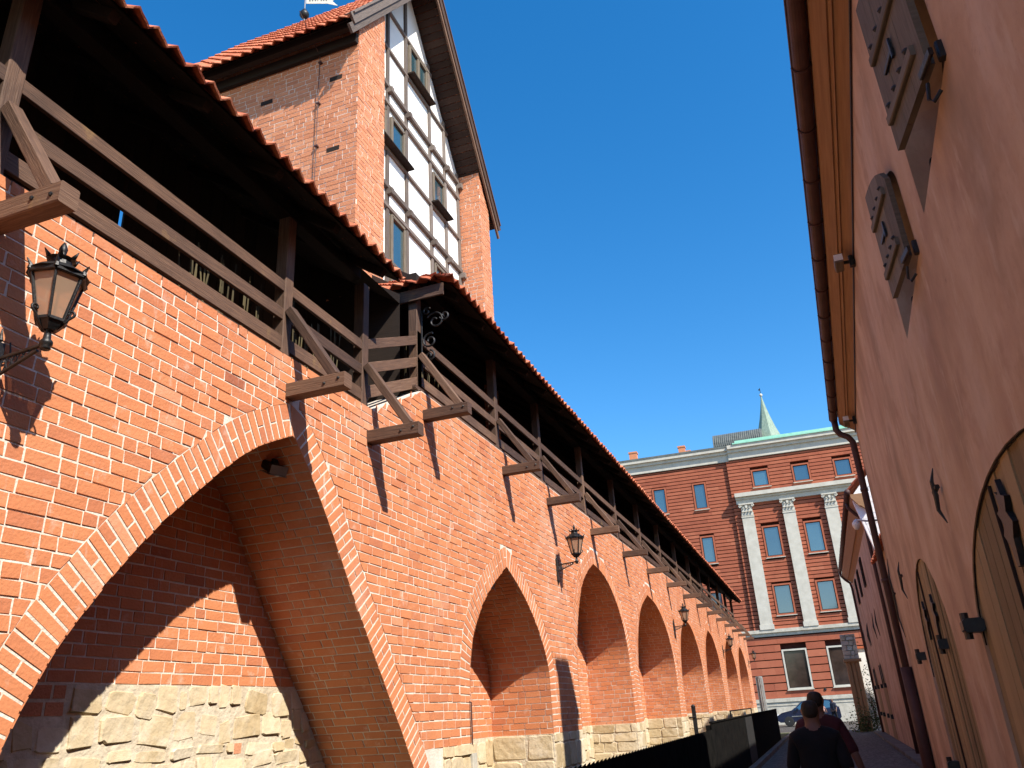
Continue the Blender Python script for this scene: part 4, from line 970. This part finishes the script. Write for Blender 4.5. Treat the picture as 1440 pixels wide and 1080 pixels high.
for (a, b, c, d) in wins + lowins:
    low = d < 5; o = .22 if a > -3.97 or low else .0; fm2 = 'pale' if low else 'redband'; s = .11
    mb = MB()
    for x0, z0, x1, z1 in ((a - s, c - s, a, d + s), (b, c - s, b + s, d + s), (a, d, b, d + s), (a, c - s, b, c)): mb.box((x0, o - .1, z0), (x1, o + .05, z1), m=lambda v: fm_(v.x, v.z, v.y), tone=.55)
    w = mb.build('window', M[fm2], red)
    mb = MB(); mb.box((a, o - .2, c), (b, o - .07, d), tone=random.random(), m=lambda v: fm_(v.x, v.z, v.y)); mb.build('pane', M['low_glass' if low else 'glass'], w)
    mb = MB()
    for x in (a + .02, b - .02): mb.box((x - .03, o - .07, c), (x + .03, o - .03, d), m=lambda v: fm_(v.x, v.z, v.y))
    for z in (c + .02, d - .02): mb.box((a + .05, o - .07, z - .03), (b - .05, o - .032, z + .03), m=lambda v: fm_(v.x, v.z, v.y))
    mb.build('frame', M['dark_wood'], w)
    mb = MB(); mb.box((a - .16, o, c - s - .05), (b + .16, o + .14, c - s), m=lambda v: fm_(v.x, v.z, v.y)); mb.build('sill', M['greystone'], w)
def strip(name, mt, lst, smooth=False):
    k = MB()
    for x0, x1, z0, z1, o0, o1 in lst: k.box((x0, o0, z0), (x1, o1, z1), m=lambda v: fm_(v.x, v.z, v.y))
    return k.build(name, M[mt], red)
strip('cornice', 'pale', [(-13, -3.75, 18.42, 18.95, -.1, .16), (-13, -3.75, 18.95, 19.18, -.1, .34), (-13, -3.72, 19.18, 19.42, -.1, .55), (-3.74, 14, 18.46, 18.98, -.1, .38), (-3.74, 14, 18.98, 19.22, -.1, .55), (-3.71, 14, 19.22, 19.5, -.1, .78)])
strip('roof_edge', 'lead', [(-13.1, -3.75, 19.42, 19.55, -4, .6)]); strip('copper_gutter', 'brightcopper', [(-3.3, 14, 19.5, 19.60, -4, .88), (-3.1, 14, 19.60, 19.8, -4, .66)])
strip('entablature', 'pale', [(-3.7, 14, 15.05, 15.36, .1, .46), (-3.72, 14, 15.36, 15.52, .1, .6), (-3.74, 14, 15.52, 15.8, .1, .85)])
strip('string_course', 'greystone', [(-13, 14, 5.78, 6.0, -.1, .34), (-13, 14, 6.0, 6.22, -.1, .5)])
strip('plinth', 'greystone', [(-13, 14, 1.37, 1.6, -.1, .34), (-13, 14, 1.6, 1.83, -.1, .42), (-13, 14, -.5, 1.37, -.1, .30)])
for i in range(4):
    x = -3.48 + i * 2.86; mb = MB(); mb.box((x, .1, 6.22), (x + .84, .50, 14.1), m=lambda v: fm_(v.x, v.z, v.y)); mb.box((x - .06, .1, 6.22), (x + .90, .56, 6.55), m=lambda v: fm_(v.x, v.z, v.y)); mb.box((x - .03, .1, 14.02), (x + .87, .54, 14.12), m=lambda v: fm_(v.x, v.z, v.y)); pil = mb.build('pilaster', M['pale'], red)
    mb = MB(); mb.box((x + .04, .1, 14.12), (x + .80, .46, 15.0), m=lambda v: fm_(v.x, v.z, v.y)); mb.box((x - .10, .1, 14.95), (x + .94, .64, 15.05), m=lambda v: fm_(v.x, v.z, v.y))
    for r, zz in enumerate((14.15, 14.42)):
        for k in range(4):
            xx = x + .10 + k * .215 + (.1 if r else 0)
            if xx > x + .8: continue
            mb.prism([(xx - .09, zz), (xx + .09, zz), (xx + .10, zz + .18), (xx + .05, zz + .32), (xx, zz + .36), (xx - .05, zz + .32), (xx - .10, zz + .18)], fm_, .46, .52 + .03 * r)
            mb.box((xx - .05, .5, zz + .26), (xx + .05, .66, zz + .33), m=lambda v: fm_(v.x, v.z, v.y))
    for xx in (x - .02, x + .86):
        P = [fm_(xx + .1 * math.cos(a * .35) * (1 - a / 26), 14.83 + .1 * math.sin(a * .35) * (1 - a / 26), .58) for a in range(22)]; mb.tube(P, .045, 6)
    mb.box((x + .34, .46, 14.72), (x + .5, .6, 14.92), m=lambda v: fm_(v.x, v.z, v.y)); mb.build('capital', M['pale'], pil)
for (a, b, t0) in ((-11.45, -10.85, 20.85), (-7.5, -7.0, 20.75), (-6.9, -6.6, 20.3)):
    mb = MB(); mb.box((a, -3.2, 19.4), (b, -2.5, t0), m=lambda v: fm_(v.x, v.z, v.y)); mb.box((a - .05, -3.25, t0), (b + .05, -2.45, t0 + .12), m=lambda v: fm_(v.x, v.z, v.y)); mb.build('chimney', M['tower_brick'], red)
mb = MB()
for (x, z) in ((-4.0, 3.0), (-5.4, 2.3), (-.1, 2.2)): mb.lathe([(.11, 0), (.1, .04), (.02, .06)], fm_(x, z, .24), 8, mp=lambda p: fn * p.z + fe * p.x + Vector((0, 0, p.y)))
mb.build('tie_anchor', M['iron'], red)
KS = 1.16
def sp_(x, z, y=87): return Vector((x * KS, y, 1.65 + (z - 1.65) * KS))
spi = thing('church_spire', 'green copper spire with gilt ball rising behind the red building', 'spire', (-.8, 87, 0))
mb = MB(); c = sp_(-.74, 0); pr = [(1.42, 23.8), (1.2, 24.3), (.82, 25.3), (.52, 26.3), (.28, 27.3), (.10, 28.2), (.05, 28.6)]
mb.lathe([(r * KS, 1.65 + (z - 1.65) * KS) for r, z in pr], (c.x, 87, 0), 8, .2); mb.build('roof', M['copper'], spi)
mb = MB(); zz = 1.65 + (28.68 - 1.65) * KS; mb.lathe([(.02, -.2), (.12, -.13), (.18, 0), (.12, .13), (.02, .2)], (c.x, 87, zz), 12); mb.build('ball', M['gold'], spi, True)
mb = MB(); mb.tube([(c.x, 87, zz), (c.x, 87, zz + .85)], .03, 6); mb.prism([(0, .55), (.2, .62), (.12, .72), (0, .78)], lambda a, b, d: Vector((c.x - a, 87 + d, zz + b)), -.02, .02); mb.build('finial', M['iron'], spi)
mb = MB(); mb.box((c.x - 1.3, 85.7, 0), (c.x + 1.3, 88.3, 1.65 + 22.2 * KS)); mb.build('shaft', M['greystone'], spi)
br_ = thing('barrel_roof', 'grey metal barrel roof beside the green spire', 'roof', (-4, 84, 0))
mb = MB(); x0, x1 = -5.65 * KS, -1.25 * KS; zb = 1.65 + (23.6 - 1.65) * KS; R_ = 1.7
for k in range(24):
    xa, xb = x0 + (x1 - x0) * k / 24, x0 + (x1 - x0) * (k + 1) / 24
    for i in range(10):
        a0, a1 = math.pi * i / 10, math.pi * (i + 1) / 10; rr = R_ + (.0)
        mb.face([(xa, 86 - rr * math.cos(a0), zb + rr * math.sin(a0)), (xb, 86 - rr * math.cos(a0), zb + rr * math.sin(a0)), (xb, 86 - rr * math.cos(a1), zb + rr * math.sin(a1)), (xa, 86 - rr * math.cos(a1), zb + rr * math.sin(a1))])
    mb.tube([(xa, 86 - (R_ + .02) * math.cos(math.pi * i / 10), zb + (R_ + .02) * math.sin(math.pi * i / 10)) for i in range(11)], .05, 5)
mb.face([(x0, 86 - R_ * math.cos(math.pi * i / 10), zb + R_ * math.sin(math.pi * i / 10)) for i in range(11)]); mb.build('vault', M['lead'], br_)
mb = MB(); mb.box((x0 + .1, 84.5, 0), (x1, 87.5, zb)); mb.build('wall', M['greystone'], br_)

# ================================================================== CAR
car = thing('parked_car', 'dark blue parked hatchback in front of the red building', 'car', (-1.4, 64, 0))
CX0 = -3.62; CY = 64.0; CL = 4.25; CW = .86
side = [(0, .42), (.04, .70), (.35, .88), (1.05, 1.02), (1.35, 1.20), (1.75, 1.52), (2.3, 1.66), (3.1, 1.66), (3.75, 1.56), (4.08, 1.15), (4.22, .95), (4.25, .45), (4.1, .28), (.2, .26)]
mb = MB(); secs = []
for wf, f in ((.0, 1), (.9, 1.0), (1.0, .985)):
    pass
def tuck(z): return CW * (1 - .0 if z < .95 else 1 - (z - .95) * .24)
n = len(side); pts = [Vector((CX0 + x, CY - tuck(z), z)) for x, z in side] + [Vector((CX0 + x, CY + tuck(z), z)) for x, z in side]
mb.shared(pts, [tuple(range(n))[::-1], tuple(range(n, 2 * n))] + [(i, (i + 1) % n, n + (i + 1) % n, n + i) for i in range(n)]); mb.build('body', M['blue'], car)
for poly in ([(1.28, 1.04), (1.78, 1.46), (2.25, 1.56), (2.25, 1.04)], [(2.35, 1.04), (2.35, 1.57), (3.1, 1.57), (3.15, 1.04)], [(3.25, 1.04), (3.2, 1.56), (3.6, 1.50), (3.85, 1.1)]):
    mb = MB(); mb.face([Vector((CX0 + x, CY - tuck(z) - .012, z)) for x, z in poly]); mb.build('side_window', M['glass'], car)
mb = MB(); mb.face([Vector((CX0 + x, CY + s * .68, z + .02)) for x, z, s in ((1.12, 1.06, -1), (1.12, 1.06, 1), (1.72, 1.51, 1), (1.72, 1.51, -1))]); mb.build('windscreen', M['glass'], car)
for x in (.78, 3.45):
    for s in (-1, 1):
        mb = MB(); y = CY + s * (CW - .09); mb.lathe([(.20, -.1), (.31, -.1), (.33, -.06), (.33, .06), (.31, .11), (.20, .12)], (CX0 + x, y, .32), 20, mp=lambda p: Vector((p.x, p.z * s, p.y))); w = mb.build('wheel', M['rubber'], car)
        mb = MB(); mb.lathe([(.21, .09), (.18, .115), (.05, .10), (.03, .125)], (CX0 + x, y, .32), 16, mp=lambda p: Vector((p.x, p.z * s, p.y))); mb.build('rim', M['metal'], w)
mb = MB(); mb.bar((CX0 + 1.0, CY - CW - .012, .62), (CX0 + 3.3, CY - CW - .012, .62), .03, .05); mb.build('side_trim', M['metal'], car)
mb = MB(); mb.box((CX0 + .03, CY - .8, .66), (CX0 + .16, CY - .5, .80)); mb.build('headlight', M['white_plastic'], car)
mb = MB(); mb.box((CX0 + 4.08, CY - .82, .8), (CX0 + 4.2, CY - .66, 1.1)); mb.build('tail_light', M['maroon_cloth'], car)
mb = MB(); mb.bar((CX0 + 1.35, CY - CW - .08, 1.08), (CX0 + 1.52, CY - CW - .08, 1.08), .13, .11, ch=.02); mb.build('wing_mirror', M['blue'], car)

# ================================================================== PEOPLE
def skinned(name, V, E, Rd, m, parent, sub=2):
    me = bpy.data.meshes.new('tmp'); me.from_pydata(V, E, []); o = bpy.data.objects.new('tmp', me); COL.objects.link(o)
    md = o.modifiers.new('s', 'SKIN'); md.use_smooth_shade = True
    for i, r in enumerate(Rd): me.skin_vertices[0].data[i].radius = r if isinstance(r, tuple) else (r, r)
    me.skin_vertices[0].data[0].use_root = True
    o.modifiers.new('ss', 'SUBSURF').levels = sub
    dg = bpy.context.evaluated_depsgraph_get(); dg.update(); nm = bpy.data.meshes.new_from_object(o.evaluated_get(dg)); nm.name = name
    bpy.data.objects.remove(o); nm.materials.clear(); nm.materials.append(m)
    r = bpy.data.objects.new(name, nm); COL.objects.link(r); r.parent = parent; return r
def person(loc, rotz, h, lab, shirt, legs, armang=.12, stride=.22, hands=True, bend=0.0):
    t = thing('person', lab, 'person', loc); t.rotation_euler = (0, 0, rotz); k = h / 1.75; S = lambda p: (p[0] * k, p[1] * k, p[2] * k)
    B = lambda p: S((p[0], p[1] + max(0, p[2] - .95) * bend, p[2] - max(0, p[2] - .95) * bend * bend * .4))   # forward is +y
    V = []; E = []; Rd = []
    def add(p, r, par=None, f=B):
        V.append(f(p)); Rd.append(tuple(k * q for q in r) if isinstance(r, tuple) else r * k); i = len(V) - 1
        if par is not None: E.append((par, i))
        return i
    pel = add((0, 0, .95), (.155, .10)); wa = add((0, -.005, 1.10), (.145, .098), pel); chs = add((0, .0, 1.30), (.165, .108), wa); sh = add((0, -.01, 1.43), (.115, .075), chs); nk = add((0, .005, 1.52), .058, sh); hb_ = add((0, .02, 1.585), (.068, .078), nk); hd = add((0, .025, 1.655), (.078, .098), hb_); tp = add((0, .01, 1.715), (.062, .075), hd)
    nose = add((0, .128, 1.635), .012, hd); 
    for s in (-1, 1): add((s * .082, .01, 1.64), .014, hd)
    legs_pts = {}
    for s in (-1, 1):
        st = stride * s
        hip = add((s * .09, 0, .88), .088, pel); kn = add((s * .10, st * .5 + .03, .50), .058, hip); an = add((s * .10, st * .9 - .03, .09), .040, kn); he = add((s * .10, st * .9 + .03, .045), .04, an); add((s * .115, st * .9 + .17, .032), .034, he)
    hnds = []
    for s in (-1, 1):
        so_ = add((s * .168, -.01, 1.415), .054, sh); el = add((s * (.208 + armang * .3), -.03 - s * stride * .25, 1.13), .042, so_); wr = add((s * (.215 + armang * .5), .05 - s * stride * .5, .90), .028, el); pa = add((s * (.215 + armang * .5), .06 - s * stride * .55, .835), (.018, .036), wr); hnds.append((s, V[pa], pa))
        bx_ = s * (.215 + armang * .5); by = .06 - s * stride * .55
        if hands:
            for q, (dy, ln) in enumerate(((.032, .075), (.011, .088), (-.011, .082), (-.03, .064))):
                kn_ = add((bx_, by + dy, .79), .0095, pa); f1 = add((bx_ - s * .012, by + dy * 1.05, .79 - ln * .5), .0085, kn_); add((bx_ - s * .032, by + dy, .79 - ln), .007, f1)
            th = add((bx_ - s * .015, by + .05, .835), .010, pa); add((bx_ - s * .025, by + .066, .79), .008, th)
    body = skinned('body', V, E, Rd, M['skin'], t, 2)
    # clothes: shells around the same skeleton
    V2 = []; E2 = []; R2 = []; V, E, Rd = V2, E2, R2
    def add2(p, r, par=None):
        V2.append(B(p)); R2.append(tuple(k * q for q in r) if isinstance(r, tuple) else r * k); i = len(V2) - 1
        if par is not None: E2.append((par, i))
        return i
    a = add2((0, 0, .90), (.178, .122)); b = add2((0, -.005, 1.10), (.172, .122), a); c_ = add2((0, 0, 1.30), (.188, .128), b); d = add2((0, -.012, 1.435), (.150, .102), c_); add2((0, -.002, 1.535), (.088, .086), d)
    for s in (-1, 1):
        e = add2((s * .172, -.01, 1.415), .070, d); f = add2((s * (.198 + armang * .2), -.02 - s * stride * .15, 1.22), .064, e); add2((s * (.206 + armang * .3), -.03 - s * stride * .25, 1.14), .062, f)
    skinned('shirt', V2, E2, R2, M[shirt], t, 2)
    V2 = []; E2 = []; R2 = []
    a = add2((0, 0, .97), (.168, .115))
    for s in (-1, 1):
        st = stride * s; e = add2((s * .095, 0, .86), .104, a); f = add2((s * .10, st * .5 + .03, .50), .078, e); add2((s * .10, st * .9 - .03, .10), .066, f)
    skinned('trousers', V2, E2, R2, M[legs], t, 2)
    V2 = []; E2 = []; R2 = []
    a = add2((0, -.022, 1.565), (.068, .066)); b = add2((0, -.012, 1.67), (.088, .098), a); add2((0, .012, 1.725), (.072, .086), b); skinned('hair', V2, E2, R2, M['hair'], t, 2)
    m = MB()
    for s in (-1, 1):
        for q in ([(s * .03, .108, 1.665)]):
            m.lathe([(.002, -.009), (.010, -.004), (.010, .004), (.002, .009)], Vector(B(q)), 8)
    m.bar(Vector(B((-.025, .112, 1.592))), Vector(B((.025, .112, 1.592))), .012, .01); o = m.build('face_detail', M['hair']); o.parent = t
    return t
person((-.17, 7.9, 0), .02, 1.66, 'man in a black shirt walking away, nearest the camera', 'black_cloth', 'denim')
person((-.13, 9.1, 0), -.03, 1.74, 'man in a maroon shirt walking just ahead of the man in black', 'maroon_cloth', 'denim', armang=.25)
person((.2, 62.2, 0), 2.6, 1.62, 'distant dark-clothed person standing behind the blue car', 'navy_cloth', 'black_cloth', hands=False)
person((-.45, 61.9, 0), 1.0, 1.60, 'distant person in pale pink top leaning by the blue car', 'pink_cloth', 'denim', hands=False, bend=.45)
